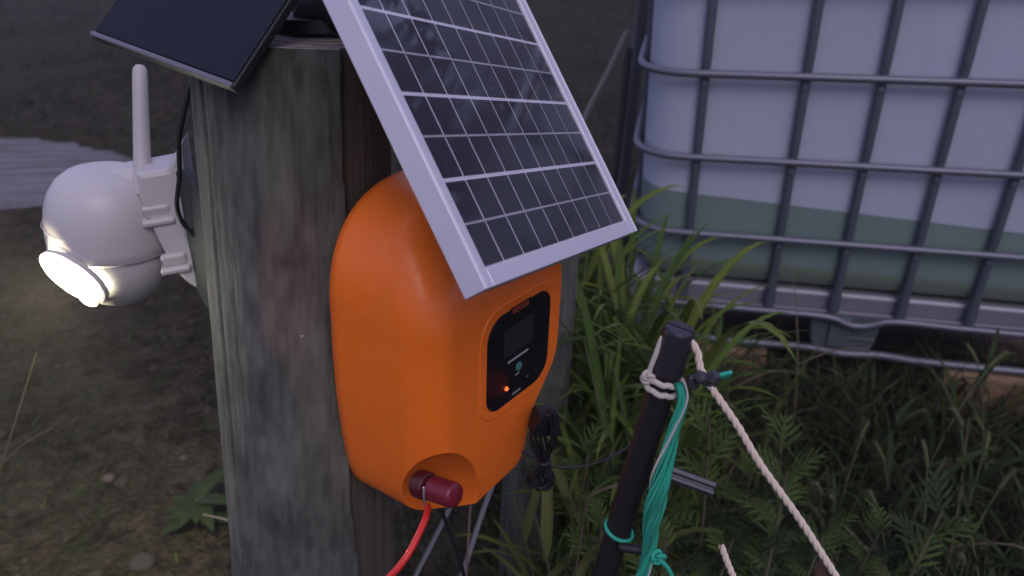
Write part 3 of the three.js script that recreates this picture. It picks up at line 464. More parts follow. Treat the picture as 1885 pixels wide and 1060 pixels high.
// ------------------------------------------------------------------ netting stake, ropes, green net
function twist(pts, r, strands, pitch, seg, m, name, parent) {     // laid rope: strands wound round a curve, each strand a part
  const c = new THREE.CatmullRomCurve3(pts, false, 'centripetal'), L = c.getLength(), fr = c.computeFrenetFrames(seg), out = [];
  for (let s = 0; s < strands; s++) {
    const P = []; for (let i = 0; i <= seg; i++) { const t = i / seg, a = t * L / pitch * Math.PI * 2 + s / strands * Math.PI * 2, q = c.getPointAt(t); q.addScaledVector(fr.normals[i], Math.cos(a) * r * 0.52).addScaledVector(fr.binormals[i], Math.sin(a) * r * 0.52); P.push(q); }
    out.push(mesh(name, new THREE.TubeGeometry(new THREE.CatmullRomCurve3(P), seg * 2, r * 0.56, 7), m, parent));
  } return out;
}
{
  const top = V(0.1335, 1.0109, -0.5266), low = V(0.0934, 0.7325, -0.5354), d = low.clone().sub(top).normalize(), foot = top.clone().addScaledVector(d, top.y / -d.y + 0.05);
  const ax = d.clone().negate(), X = V(0, 0, 0).crossVectors(V(0, 0, 1), ax).normalize().negate(), Z = V(0, 0, 0).crossVectors(X, ax), L = foot.distanceTo(top);
  const st = thing('net_stake', 'black plastic netting stake with a slotted cap, leaning, cord wound below its cap', 'stake', foot, [X, ax, Z]);
  const black = new THREE.MeshPhysicalMaterial({ color: col(0.012, 0.011, 0.012), roughness: 0.5 });
  mesh('pole', new THREE.CylinderGeometry(0.0116, 0.0118, L - 0.03, 24).translate(0, (L - 0.03) / 2, 0), black, st);
  const cap = new THREE.LatheGeometry([[0.0001, -0.043], [0.0128, -0.043], [0.0132, -0.040], [0.0132, -0.034], [0.0126, -0.033], [0.0124, -0.004], [0.0117, -0.0008], [0.0100, 0], [0.0001, 0]].map(q => new THREE.Vector2(...q)), 36).translate(0, L, 0);
  const A = new Brush(cap), B = new Brush(new THREE.BoxGeometry(0.03, 0.004, 0.0022).rotateY(-0.5).translate(0, L, 0)); A.updateMatrixWorld(); B.updateMatrixWorld();
  const ev = new Evaluator(); ev.useGroups = false; mesh('cap', ev.evaluate(A, B, SUBTRACTION).geometry, new THREE.MeshPhysicalMaterial({ color: col(0.022, 0.02, 0.026), roughness: 0.42 }), st);
  const cord = mat([0.50, 0.46, 0.38], { roughness: 0.9 });
  for (const [y, r, tl] of [[L - 0.049, 0.0142, 0.10], [L - 0.0555, 0.0145, -0.06]]) { const P = []; for (let i = 0; i < 24; i++) { const a = i / 24 * Math.PI * 2; P.push(V(Math.cos(a) * r, y + Math.sin(a * 1) * tl * 0.02 + 0.0007 * Math.sin(a * 9), Math.sin(a) * r)); } mesh('cord_turn', tube(P, 0.0026, 90, 8, true), cord, st); }
  mesh('cord_loop', capped([V(-0.0125, L - 0.05, 0.006), V(-0.0148, L - 0.042, 0.004), V(-0.0138, L - 0.026, 0.003), V(-0.012, L - 0.012, 0)], 0.0022, 24, 7), cord, st);
  mesh('cord_knot', mergeGeometries([xf(new THREE.TorusKnotGeometry(0.0035, 0.0018, 50, 7), V(-0.0155, L - 0.047, 0.005))]), cord, st);

  // white rope with clip
  const rp = thing('white_rope', 'white twisted guy rope stretched from the stake cap down into the weeds', 'rope', V(0.2648, 0.7, -0.4535));
  const rl = v => v.clone().sub(V(0.2648, 0.7, -0.4535)), ropeM = mat([0.66, 0.56, 0.42], { roughness: 0.95 });
  twist([V(0.1415, 1.0015, -0.5215), V(0.1466, 0.9938, -0.5185), V(0.1515, 0.983, -0.5135), V(0.1601, 0.9661, -0.5047), V(0.18, 0.9405, -0.495), V(0.2005, 0.9134, -0.4845), V(0.2335, 0.8694, -0.4687), V(0.2648, 0.8268, -0.4535), V(0.29, 0.792, -0.441)].map((q, i) => rl(q).add(V(0.0012 * Math.sin(i * 2.3), 0.001 * Math.cos(i * 1.7), 0))), 0.0029, 3, 0.023, 220, ropeM, 'strand', rp);
  const clipM = mat([0.035, 0.034, 0.042], { roughness: 0.5 });
  const ck = thing('rope_clip', 'small dark grey plastic clip knotted onto the white rope', 'clip', V(0.1545, 0.967, -0.5095));
  mesh('clip_body', xf(new RoundedBoxGeometry(0.021, 0.008, 0.011, 3, 0.003), V(0, 0.0085, 0.002), [0.2, 0.3, -0.55]), clipM, ck);
  mesh('clip_jaw', xf(new RoundedBoxGeometry(0.010, 0.0065, 0.010, 3, 0.0025), V(0.004, 0.013, 0.006), [0.2, 0.3, 0.9]), clipM, ck);
  mesh('clip_wing', xf(new RoundedBoxGeometry(0.008, 0.013, 0.006, 3, 0.0025), V(-0.009, 0.004, -0.001), [0, 0, 0.2]), clipM, ck);
  const green = mat([0.02, 0.36, 0.22], { roughness: 0.75 }), green2 = mat([0.012, 0.22, 0.13], { roughness: 0.8 });
  tag(mesh('cord_tail', xf(mergeGeometries([0, 1, 2, 3, 4].map(i => capped([V(0, 0, 0), V(0.009, 0.004 + i * 0.0012, (i - 2) * 0.0009), V(0.018, 0.0095 + (i - 2) * 0.0015, (i - 2) * 0.0012)], 0.0019, 12, 6))), V(0.1535, 0.9712, -0.507)), green), 'frayed turquoise cord end sticking out of the rope clip', 'cord');

  // bundled green netting
  const nb = V(0.115, 0.6, -0.5), nl = v => v.clone().sub(nb);
  const net = thing('net_bundle', 'bunched turquoise green netting with pale cords hanging along the black stake', 'netting', nb);
  const core = [V(0.1345, 0.968, -0.512), V(0.1385, 0.955, -0.5095), V(0.135, 0.93, -0.509), V(0.1305, 0.90, -0.507), V(0.1275, 0.87, -0.506), V(0.125, 0.835, -0.505), V(0.1255, 0.806, -0.503), V(0.123, 0.775, -0.502), V(0.116, 0.73, -0.50), V(0.11, 0.66, -0.50)];
  const cc = new THREE.CatmullRomCurve3(core, false, 'centripetal'), r = rng(21);
  const wid = t => t < 0.12 ? lerp(0.0035, 0.006, t / 0.12) : t < 0.36 ? lerp(0.006, 0.0125, (t - 0.12) / 0.24) : t < 0.6 ? lerp(0.0125, 0.0055, (t - 0.36) / 0.24) : lerp(0.006, 0.014, (t - 0.6) / 0.4);
  for (let s = 0; s < 46; s++) {
    const a0 = r() * Math.PI * 2, rad = Math.sqrt(r()), tw = 2.2 + r() * 1.6, P = [];
    for (let i = 0; i <= 26; i++) { const t = i / 26, a = a0 + t * tw * 3, w = wid(t) * 0.62 * (rad * 0.9 + 0.1) * (1 + 0.25 * Math.sin(t * 17 + s)), q = cc.getPointAt(t); P.push(nl(V(q.x + Math.cos(a) * w, q.y, q.z + Math.sin(a) * w * 0.8))); }
    mesh('net_strand', tube(P, 0.0011 + r() * 0.0009, 52, 5), r() < 0.45 ? green2 : green, net);
  }
  { const P = []; for (let i = 0; i <= 40; i++) { const t = i / 40, q = cc.getPointAt(t), a = 0.4 + t * 10.5, w = wid(t) * 0.68; P.push(nl(V(q.x + Math.cos(a) * w, q.y, q.z + Math.sin(a) * w))); } mesh('pale_cord', tube(P, 0.0012, 120, 6), mat([0.50, 0.50, 0.40]), net); mesh('pale_cord', tube(P.map(q => q.clone().add(V(0.001, 0.004, 0.0005))), 0.0009, 120, 6), mat([0.42, 0.45, 0.42]), net); }
  // tie round the stake, spacer rod
  const ti = thing('net_tie', 'turquoise cord tied round the stake above a short black spacer', 'cord', V(0.1, 0.77, -0.52));
  const tl = v => v.clone().sub(V(0.1, 0.77, -0.52));
  const sc = d.clone(), pc = top.clone().addScaledVector(d, (top.y - 0.797) / -d.y), P = [];
  for (let i = 0; i < 20; i++) { const a = i / 20 * Math.PI * 2; P.push(tl(V(pc.x + Math.cos(a) * 0.0125, pc.y - 0.004 + Math.cos(a) * -0.0045 + Math.sin(a) * -0.001, pc.z + Math.sin(a) * 0.0125))); }
  mesh('loop', tube(P, 0.0019, 60, 7, true), green, ti);
  mesh('knot', xf(new THREE.TorusKnotGeometry(0.0042, 0.002, 60, 7), tl(V(0.1325, 0.7955, -0.4985))), green, ti);
  mesh('tail', capped([V(0.133, 0.795, -0.498), V(0.141, 0.786, -0.497), V(0.148, 0.7725, -0.497), V(0.153, 0.758, -0.496)].map(tl), 0.0021, 24, 7), green, ti);
  mesh('spacer', capped([tl(V(0.104, 0.790, -0.5145)), tl(V(0.13, 0.7935, -0.5065))], 0.0042, 8, 12), black, ti);
  // second rope end and flat black bar among the weeds
  const r2 = thing('short_rope', 'short frayed white rope end poking up among the weeds below the stake', 'rope', V(0.1885, 0.7, -0.4722));
  twist([V(-0.0085, 0.128, -0.008), V(-0.0045, 0.118, -0.004), V(0, 0.1083, 0), V(0.006, 0.095, 0.004), V(0.014, 0.07, 0.008)], 0.0027, 3, 0.018, 40, ropeM, 'strand', r2);
  const bb = thing('plastic_spacer', 'flat black grooved plastic bar lying among the weeds behind the green netting', 'plastic bar', V(0.2, 0.727, -0.672));
  mesh('bar', xf(mergeGeometries([box(0.062, 0.016, 0.006, 0, 0.008, -0.006, 0.0015), box(0.062, 0.005, 0.008, 0, 0.0035, 0.001, 0.0015), box(0.062, 0.006, 0.008, 0, 0.0125, 0.001, 0.0015)]), V(0, 0, 0), [-0.75, 0, -0.33]), mat([0.04, 0.04, 0.055], { roughness: 0.45 }), bb);
  const rs = thing('rusty_peg', 'rusty brown peg standing in the weeds at the lower rope end', 'peg', V(0.268, 0.0, -0.47));
  mesh('shaft', capped([V(-0.004, 0.02, 0), V(-0.002, 0.5, 0), V(-0.006, 0.812, 0.004)], 0.0055, 30, 9), mat([0.10, 0.05, 0.026], { roughness: 0.95 }), rs);
mesh('head', capped([V(-0.006, 0.815, 0.004), V(-0.004, 0.822, 0.005)], 0.007, 6, 10), mat([0.10, 0.055, 0.032], { roughness: 0.95 }), rs);
}

// ------------------------------------------------------------------ things beyond: stakes by the tank
{
  const w = mat([0.17, 0.155, 0.14], { roughness: 0.95 }), dk = mat([0.03, 0.028, 0.026], { roughness: 0.9 });
  const s1 = thing('leaning_stick', 'thin pale stick leaning towards the dark stake beside the tank', 'stick', V(0.02, 0.02, -2.50));
  mesh('stem', tube([V(0, 0, 0), V(0.12, 0.34, -0.03), V(0.222, 0.671, -0.096), V(0.29, 0.80, -0.15), V(0.36, 0.94, -0.215)], 0.011, 40, 9), w, s1);
  const s2 = thing('dark_stake', 'dark wooden stake standing upright just beside the tank cage', 'stake', V(0.262, 0.0, -2.06));
  mesh('stem', grid(20, 40, (u, v) => { const t = u * Math.PI * 2, r = 0.011 * (1 + 0.3 * (fbm(Math.cos(t) + 3, v * 8, 2, 3) - 0.5)); return [Math.cos(t) * r + 0.052 * v, v * 0.98, Math.sin(t) * r - 0.13 * v]; }, true), dk, s2);
  const s3 = thing('grey_stake', 'grey weathered board standing behind the tank cage corner', 'stake', V(0.385, 0.0, -2.55));
  mesh('board', xf(new RoundedBoxGeometry(0.035, 1.35, 0.03, 2, 0.004), V(0, 0.675, 0), [0, 0.2, -0.03]), mat([0.085, 0.09, 0.095], { roughness: 0.9 }), s3);
}

// ------------------------------------------------------------------ plants
class Leafage {                                          // collects ribbons, lobes and stems into one geometry
  constructor() { this.p = []; this.n = []; this.i = []; this.uv = []; }
  ribbon(base, dir, len, width, droop, fold = 0.35, seg = 7, twist = 0) {   // arching grass blade
    let d = dir.clone().normalize(), q = base.clone(); const st = len / seg, s0 = this.p.length / 3;
    let side = V(0, 0, 0).crossVectors(d, V(0, 1, 0)); if (side.lengthSq() < 1e-6) side.set(1, 0, 0); side.normalize().applyAxisAngle(d, twist);
    for (let k = 0; k <= seg; k++) {
      const s = k / seg, w = width * 0.5 * Math.min(1, 0.45 + s * 3.2) * Math.pow(Math.max(0, 1 - Math.pow(s, 2.6)), 0.8), up = V(0, 0, 0).crossVectors(side, d).normalize();
      const l = q.clone().addScaledVector(side, -w).addScaledVector(up, w * fold), r = q.clone().addScaledVector(side, w).addScaledVector(up, w * fold);
      this.p.push(l.x, l.y, l.z, q.x, q.y, q.z, r.x, r.y, r.z); this.uv.push(0, s, 0.5, s, 1, s);
      if (k < seg) { const a = s0 + k * 3; this.i.push(a, a + 1, a + 4, a, a + 4, a + 3, a + 1, a + 2, a + 5, a + 1, a + 5, a + 4); }
      q.addScaledVector(d, st);
      const ax = V(0, 0, 0).crossVectors(d, V(0, -1, 0)); if (ax.lengthSq() > 1e-5) { ax.normalize(); const an = droop * (0.25 + 1.5 * s) / seg; d.applyAxisAngle(ax, an).normalize(); side.applyAxisAngle(ax, an); side.addScaledVector(d, -side.dot(d)).normalize(); }
    } return this;
  }
  lobe(base, dir, up, len, width, droop = 0.3) {         // one pointed leaf lobe
    const side = V(0, 0, 0).crossVectors(dir, up).normalize(), s0 = this.p.length / 3, seg = 4;
    for (let k = 0; k <= seg; k++) { const s = k / seg, w = width * 0.5 * (k === seg ? 0.02 : Math.sin(Math.PI * Math.min(0.97, 0.16 + 0.78 * s))), q = base.clone().addScaledVector(dir, len * s).addScaledVector(up, -droop * len * s * s);
      const l = q.clone().addScaledVector(side, -w).addScaledVector(up, w * 0.25), r = q.clone().addScaledVector(side, w).addScaledVector(up, w * 0.25); this.p.push(l.x, l.y, l.z, q.x, q.y, q.z, r.x, r.y, r.z); this.uv.push(0, s, 0.5, s, 1, s);
      if (k < seg) { const a = s0 + k * 3; this.i.push(a, a + 1, a + 4, a, a + 4, a + 3, a + 1, a + 2, a + 5, a + 1, a + 5, a + 4); } }
    return this;
  }
  stem(pts, r0, r1, seg = 12, rad = 5) {
    const c = new THREE.CatmullRomCurve3(pts), fr = c.computeFrenetFrames(seg), s0 = this.p.length / 3;
    for (let k = 0; k <= seg; k++) { const q = c.getPointAt(k / seg), r = lerp(r0, r1, k / seg); for (let j = 0; j <= rad; j++) { const a = j / rad * Math.PI * 2, w = q.clone().addScaledVector(fr.normals[k], Math.cos(a) * r).addScaledVector(fr.binormals[k], Math.sin(a) * r); this.p.push(w.x, w.y, w.z); this.uv.push(j / rad, k / seg); } }
    for (let k = 0; k < seg; k++) for (let j = 0; j < rad; j++) { const a = s0 + k * (rad + 1) + j, b = a + 1, c2 = a + rad + 1, d = c2 + 1; this.i.push(a, b, d, a, d, c2); } return this;
  }
  geo() { const g = new THREE.BufferGeometry(); g.setAttribute('position', new THREE.Float32BufferAttribute(this.p, 3)); g.setAttribute('uv', new THREE.Float32BufferAttribute(this.uv, 2)); g.setIndex(this.i); g.computeVertexNormals(); return g; }
}
const leafTex = (a, b, seed) => tex(64, 256, (u, v) => { const vein = Math.abs(u - 0.5) < 0.06 ? 1.35 : 1, st = 0.75 + 0.5 * noise(u * 24, v * 3, seed), n = fbm(u * 3, v * 8, seed + 2, 3), t = clamp(0.5 + 1.4 * (n - 0.5)); return [0, 1, 2].map(k => lerp(a[k], b[k], t) * 0.5 * st * vein); });
const leafM = (a, b, seed) => new THREE.MeshPhysicalMaterial({ map: leafTex(a, b, seed), roughness: 0.75, side: THREE.DoubleSide, transmission: 0.25, thickness: 0, specularIntensity: 0.25 });
const G = [leafM([0.12, 0.22, 0.030], [0.18, 0.29, 0.045], 3), leafM([0.17, 0.25, 0.036], [0.26, 0.33, 0.058], 5), leafM([0.085, 0.175, 0.030], [0.13, 0.23, 0.042], 7)];
const mugD = leafM([0.045, 0.085, 0.03], [0.075, 0.12, 0.04], 29), mugY = leafM([0.13, 0.14, 0.035], [0.20, 0.19, 0.06], 30), mugM = leafM([0.085, 0.15, 0.032], [0.14, 0.21, 0.045], 9), dryM = leafM([0.22, 0.18, 0.10], [0.34, 0.28, 0.17], 11), stemM = mat([0.09, 0.11, 0.045]), headM = mat([0.075, 0.09, 0.03], { roughness: 0.9 });

function grassPlant(seed, H, leaves, head, label, group) {
  const r = rng(seed), o = thing('grass_plant', label, 'grass', V(0, 0, 0), null, group);
  const la = r() * 6.28, bend = H * (0.1 + 0.12 * r()), pts = []; for (let i = 0; i <= 5; i++) { const s = i / 5; pts.push(V(Math.cos(la) * bend * s * s, H * s * (1 - 0.06 * s), Math.sin(la) * bend * s * s)); }
  const c = new THREE.CatmullRomCurve3(pts);
  mesh('stem', new Leafage().stem(pts, 0.0032, 0.0014, 14, 5).geo(), stemM, o);
  for (let i = 0; i < leaves; i++) {
    const s = 0.12 + 0.83 * (i + 0.4 * r()) / leaves, q = c.getPointAt(s), az = i * 2.5 + r() * 1.2, up = 0.9 + 0.7 * r();
    mesh('leaf', new Leafage().ribbon(q, V(Math.cos(az), up * 1.6, Math.sin(az)), H * (0.30 + 0.18 * r()), 0.009 + 0.009 * r(), 0.9 + 1.3 * r(), 0.3, 8, (r() - 0.5) * 1.2).geo(), G[(seed + i) % 3], o);
  }
  if (head) mesh('seed_head', seedHead(r, c.getPointAt(1), V(Math.cos(la), 1.2, Math.sin(la)), head), headM, o);
  return o;
}
function seedHead(r, q, dir, len) {                       // bristly foxtail
  const g = [], d = dir.clone().normalize(), L = new Leafage(), core = capped([q, q.clone().addScaledVector(d, len * 0.5).add(V(0, 0.002, 0)), q.clone().addScaledVector(d, len).add(V(0.004, -0.003, 0))], 0.0042, 10, 7);
  const cv = new THREE.LineCurve3(q, q.clone().addScaledVector(d, len)), a = V(0, 0, 0).crossVectors(d, V(0.3, 0.1, 0.9)).normalize();
  for (let i = 0; i < 110; i++) { const s = r(), az = r() * 6.28, b = cv.getPoint(s), dd = a.clone().applyAxisAngle(d, az).multiplyScalar(0.8).addScaledVector(d, 0.8).normalize(); L.ribbon(b, dd, 0.009 + 0.004 * r(), 0.0009, 0.05, 0, 2); }
  return mergeGeometries([core, L.geo()]);
}
function mugwort(seed, H, label, group) {
  const r = rng(seed), o = thing('mugwort_plant', label, 'weed', V(0, 0, 0), null, group), la = r() * 6.28, pts = [];
  for (let i = 0; i <= 4; i++) { const s = i / 4; pts.push(V(Math.cos(la) * 0.08 * H * s * s, H * s, Math.sin(la) * 0.08 * H * s * s)); }
  const c = new THREE.CatmullRomCurve3(pts); mesh('stem', new Leafage().stem(pts, 0.0035, 0.0018, 10, 5).geo(), mat([0.10, 0.09, 0.05]), o);
  for (let i = 0; i < 22; i++) {
    const s = 0.2 + 0.8 * i / 21, q = c.getPointAt(Math.min(1, s)), az = i * 2.4 + r() * 0.5, el = 0.25 + 0.9 * s * s, len = (0.07 + 0.03 * r()) * (1.2 - 0.55 * s) * (H / 0.5);
    const d = V(Math.cos(az) * Math.cos(el), Math.sin(el), Math.sin(az) * Math.cos(el)), up = V(-Math.cos(az) * Math.sin(el), Math.cos(el), -Math.sin(az) * Math.sin(el)), sd = V(0, 0, 0).crossVectors(d, up), L = new Leafage();
    L.lobe(q, d, up, len, 0.006, 0.35);
    for (let k = 0; k < 4; k++) for (const e of [-1, 1]) { const t = 0.22 + 0.17 * k, b = q.clone().addScaledVector(d, len * t).addScaledVector(up, -0.35 * len * t * t); L.lobe(b, d.clone().multiplyScalar(0.75 + 0.1 * k).addScaledVector(sd, e * 0.72).normalize(), up, len * (0.55 - 0.09 * k) * (0.75 + 0.5 * r()), 0.0048, 0.3); }
    mesh('leaf', L.geo(), r() < 0.12 ? mugY : r() < 0.4 ? mugD : mugM, o);
  } return o;
}
const rp = rng(99), onG = (x, z, dy = -0.005) => V(x, groundY(x, z) + dy, z);
{ // tall leafy grass between the orange box and the tank
  const gl = 'tall broad-leaved green grass growing between the orange box and the tank', gg = 'tall grass in front of the tank';
  const proto = [grassPlant(11, 0.66, 9, 0, gl, gg), grassPlant(12, 0.64, 9, 0, gl, gg), grassPlant(13, 0.70, 10, 0, gl, gg), grassPlant(14, 0.6, 8, 0, gl, gg)];
  const spots = []; for (let k = 0; k < 60; k++) { const x = 0.08 + 0.27 * Math.pow(rp(), 1.1); spots.push([x, -0.95 - 0.5 * rp(), rp() * 6.28, (0.85 + 0.3 * rp()) * (x > 0.3 ? 0.8 : 1)]); };
  spots.forEach(([x, z, t, s], i) => { if (i < 4) { proto[i].position.copy(onG(x, z)); proto[i].rotation.y = t; proto[i].scale.setScalar(s); } else copyOf(proto[i % 4], onG(x, z), t, s); });
  // yellowing broad blades right beside the orange box, dead stems
  const yl = 'yellowish green broad-bladed grass right beside the coiled black cable', yg = 'yellowish grass beside the black cable', yM = leafM([0.17, 0.21, 0.05], [0.25, 0.27, 0.085], 27);
  const yp = grassPlant(71, 0.52, 6, 0, yl, yg); yp.children.forEach(c => { if (c.name === 'leaf') c.material = yM; });
  const yq = grassPlant(72, 0.44, 6, 0, yl, yg); yq.children.forEach(c => { if (c.name === 'leaf') c.material = yM; });
  [[0.10, -0.86], [0.15, -0.90], [0.12, -0.97], [0.19, -0.95], [0.07, -0.92], [0.16, -0.82]].forEach(([x, z], i) => { const t = rp() * 6.28; if (i < 2) { const o = [yp, yq][i]; o.position.copy(onG(x, z)); o.rotation.y = t; o.scale.setScalar(1.1); } else copyOf(i % 2 ? yq : yp, onG(x, z), t, 0.95 + 0.3 * rp()); });
  const dl = 'dead straw coloured stem leaning among the green weeds', dg = 'dead stems among the weeds';
  for (let i = 0; i < 14; i++) { const x = 0.1 + 0.9 * rp(), z = -0.85 - 0.6 * rp(), a = rp() * 6.28, h = 0.3 + 0.3 * rp(), o = thing('dry_weed', dl, 'weed', onG(x, z), null, dg); mesh('stem', new Leafage().stem([V(0, 0, 0), V(Math.cos(a) * h * 0.12, h * 0.5, Math.sin(a) * h * 0.12), V(Math.cos(a) * h * 0.45, h * 0.9, Math.sin(a) * h * 0.45)], 0.0022, 0.0009, 10).geo(), dryM, o); mesh('leaf', new Leafage().ribbon(V(Math.cos(a) * h * 0.12, h * 0.5, Math.sin(a) * h * 0.12), V(-Math.sin(a), 0.6, Math.cos(a)), h * 0.4, 0.006, 2.2, 0.5, 6).geo(), dryM, o); }
  // foxtail grass in the darker weeds below the tank
  for (let k = 0; k < 26; k++) copyOf(proto[k % 4], onG(0.10 + 0.22 * rp(), -1.16 - 0.36 * rp()), rp() * 6.28, 0.9 + 0.22 * rp());
  const fl = 'dark green foxtail grass with a bristly nodding seed head in front of the tank base', fg = 'foxtail grass by the tank base';
  const fxM = leafM([0.045, 0.08, 0.02], [0.075, 0.115, 0.03], 51), fx = [grassPlant(31, 0.40, 5, 0.05, fl, fg), grassPlant(32, 0.46, 5, 0.055, fl, fg), grassPlant(33, 0.34, 5, 0.045, fl, fg)];
  for (const f of fx) f.children.forEach(c => { if (c.name === 'leaf') c.material = fxM; });
  for (let i = 0; i < 34; i++) { const x = 0.5 + 0.85 * rp(), z = -0.98 - 0.42 * rp(), t = rp() * 6.28, s = 0.75 + 0.35 * rp(); if (i < 3) { fx[i].position.copy(onG(x, z)); fx[i].rotation.y = t; fx[i].scale.setScalar(s); } else copyOf(fx[i % 3], onG(x, z), t, s); }
  // mugwort
  const ml = 'bushy green weed with deeply cut feathery leaves among the grass by the stake', mg = 'feathery-leaved weeds by the stake';
  const mw = [mugwort(41, 0.5, ml, mg), mugwort(42, 0.42, ml, mg), mugwort(43, 0.56, ml, mg)];
  const ms = [[0.20, -0.92], [0.27, -1.02], [0.33, -0.95], [0.40, -1.0], [0.30, -0.84], [0.42, -0.90], [0.22, -0.78], [0.36, -0.78], [0.48, -0.99], [0.14, -0.86], [0.50, -0.84], [0.43, -0.84], [0.25, -1.14], [0.55, -0.92], [0.10, -0.98], [0.57, -0.82]];
  ms.forEach(([x, z], i) => { const t = rp() * 6.28, s = 0.85 + 0.4 * rp(); if (i < 3) { mw[i].position.copy(onG(x, z)); mw[i].rotation.y = t; mw[i].scale.setScalar(s); } else copyOf(mw[i % 3], onG(x, z), t, s); });
}
{ // one pale dry blade arching beside the stake
  const o = thing('dry_weed', 'pale dry grass blade arching up behind the black stake', 'weed', V(0.085, 0.735, -0.64));
  mesh('blade', new Leafage().ribbon(V(0, 0, 0), V(0.8, 0.75, 0.1), 0.066, 0.0065, 1.5, 0.4, 9).geo(), dryM, o);
  mesh('stem', new Leafage().stem([V(-0.02, -0.735, -0.10), V(-0.015, -0.35, -0.05), V(-0.004, -0.1, -0.01), V(0, 0.001, 0)], 0.002, 0.0012, 12).geo(), dryM, o);
}
{ // undergrowth nobody could count
  const L = [new Leafage(), new Leafage(), new Leafage(), new Leafage()], r = rng(7);
  for (let k = 0; k < 5200; k++) {
    const x = -0.02 + 1.6 * r(), z = -0.68 - 1.0 * r(), a = r() * 6.28, near = x < 0.55, h = near ? 0.16 + 0.3 * r() : 0.12 + 0.22 * r();
    if (z > -0.85 && x < 0.12) continue;
    if (Math.hypot(x - 0.06, z + 1.11) < 0.07) continue;
    const i = r() < 0.16 ? 3 : Math.floor(r() * 3); L[i].ribbon(onG(x, z), V(Math.cos(a), 1.4 + 1.6 * r(), Math.sin(a)), h, 0.004 + 0.006 * r(), 0.8 + 1.2 * r(), 0.3, 5, r() - 0.5);
  }
  L.forEach((l, i) => { const o = mesh('undergrowth', l.geo(), [leafM([0.05, 0.09, 0.02], [0.085, 0.13, 0.03], 41), leafM([0.085, 0.115, 0.028], [0.13, 0.155, 0.04], 42), leafM([0.035, 0.07, 0.02], [0.055, 0.095, 0.028], 43), leafM([0.12, 0.10, 0.055], [0.20, 0.165, 0.10], 44)][i]); o.userData = { kind: 'stuff', label: ['dense green grass blades crowding below the tank', 'yellowish green grass blades mixed into the weeds', 'dark bluish green grass blades under the weeds', 'dry straw coloured blades among the green grass'][i], category: 'grass' }; });
}
{ // short turf further away
  const L = new Leafage(), L2 = new Leafage(), r = rng(17);
  for (let k = 0; k < 24000; k++) {
    const z = -2.7 - 14 * Math.pow(r(), 1.7), x = (r() - 0.55) * (5 + -z * 1.5), a = r() * 6.28, y = groundY(x, z); if (y < -0.04) continue;
    if (x < -0.2 && z > -3.3) continue; if (fbm(x * 0.8 + 5, z * 0.8, 4, 3) < 0.40) continue;
    (r() < 0.5 ? L : L2).ribbon(V(x, y - 0.005, z), V(Math.cos(a), 1.6 + r(), Math.sin(a)), 0.04 + 0.07 * r(), 0.006 + 0.0009 * -z, 0.9, 0, 2);
  }
  mesh('turf', L.geo(), leafM([0.035, 0.07, 0.022], [0.055, 0.095, 0.03], 24)).userData = { kind: 'stuff', label: 'short green turf beyond the tank and the pond', category: 'grass' };
  mesh('turf', L2.geo(), leafM([0.022, 0.045, 0.018], [0.035, 0.06, 0.024], 25)).userData = { kind: 'stuff', label: 'dark short turf blades mixed into the far lawn', category: 'grass' };
  const T = new Leafage(), q = rng(19);                   // twigs and bits of straw on the bare earth
  for (let k = 0; k < 420; k++) { const x = -0.3 - 1.9 * q(), z = -0.95 - 2.3 * q(), a = q() * 6.28, l = 0.02 + 0.07 * q() * q(), p = onG(x, z, 0.006); T.ribbon(p, V(Math.cos(a), 0.15 * (q() - 0.4), Math.sin(a)), l, 0.002 + 0.003 * q(), 0.3, 0.4, 3); }
  mesh('litter', T.geo(), leafM([0.07, 0.06, 0.045], [0.16, 0.135, 0.10], 13)).userData = { kind: 'stuff', label: 'scattered bits of straw and dead leaf on the bare earth', category: 'litter' };
  const clod = new THREE.IcosahedronGeometry(1, 1), cl = [];
  for (let k = 0; k < 900; k++) { const x = -0.28 - 2.1 * q(), z = -0.9 - 2.4 * q(), s = 0.003 + 0.014 * Math.pow(q(), 3); const g = clod.clone(), p = g.attributes.position; for (let i = 0; i < p.count; i++) { const a = p.getX(i), b = p.getY(i), c = p.getZ(i), m = 0.7 + 0.6 * noise(a * 2 + k, b * 2 + c * 3, k % 17); p.setXYZ(i, a * m, b * m * 0.7, c * m); } g.computeVertexNormals(); cl.push(xf(g, onG(x, z, s * 0.25), [0, q() * 6.28, 0], [s, s, s])); }
  mesh('earth_clods', mergeGeometries(cl), mat([0.03, 0.026, 0.018], { roughness: 1 })).userData = { kind: 'stuff', label: 'crumbly clods of dark earth scattered on the bare ground', category: 'earth' };
  const W = new Leafage();
  for (let k = 0; k < 220; k++) { const x = -0.3 - 2.0 * q(), z = -0.95 - 2.4 * q(); if (fbm(x * 3, z * 3, 6, 3) < 0.52) continue; const a = q() * 6.28; W.ribbon(onG(x, z), V(Math.cos(a), 0.9, Math.sin(a)), 0.03 + 0.05 * q(), 0.004, 1.2, 0.2, 3); }
  mesh('sprouts', W.geo(), G[2]).userData = { kind: 'stuff', label: 'sparse small grass sprouts on the dark bare earth', category: 'grass' };
}
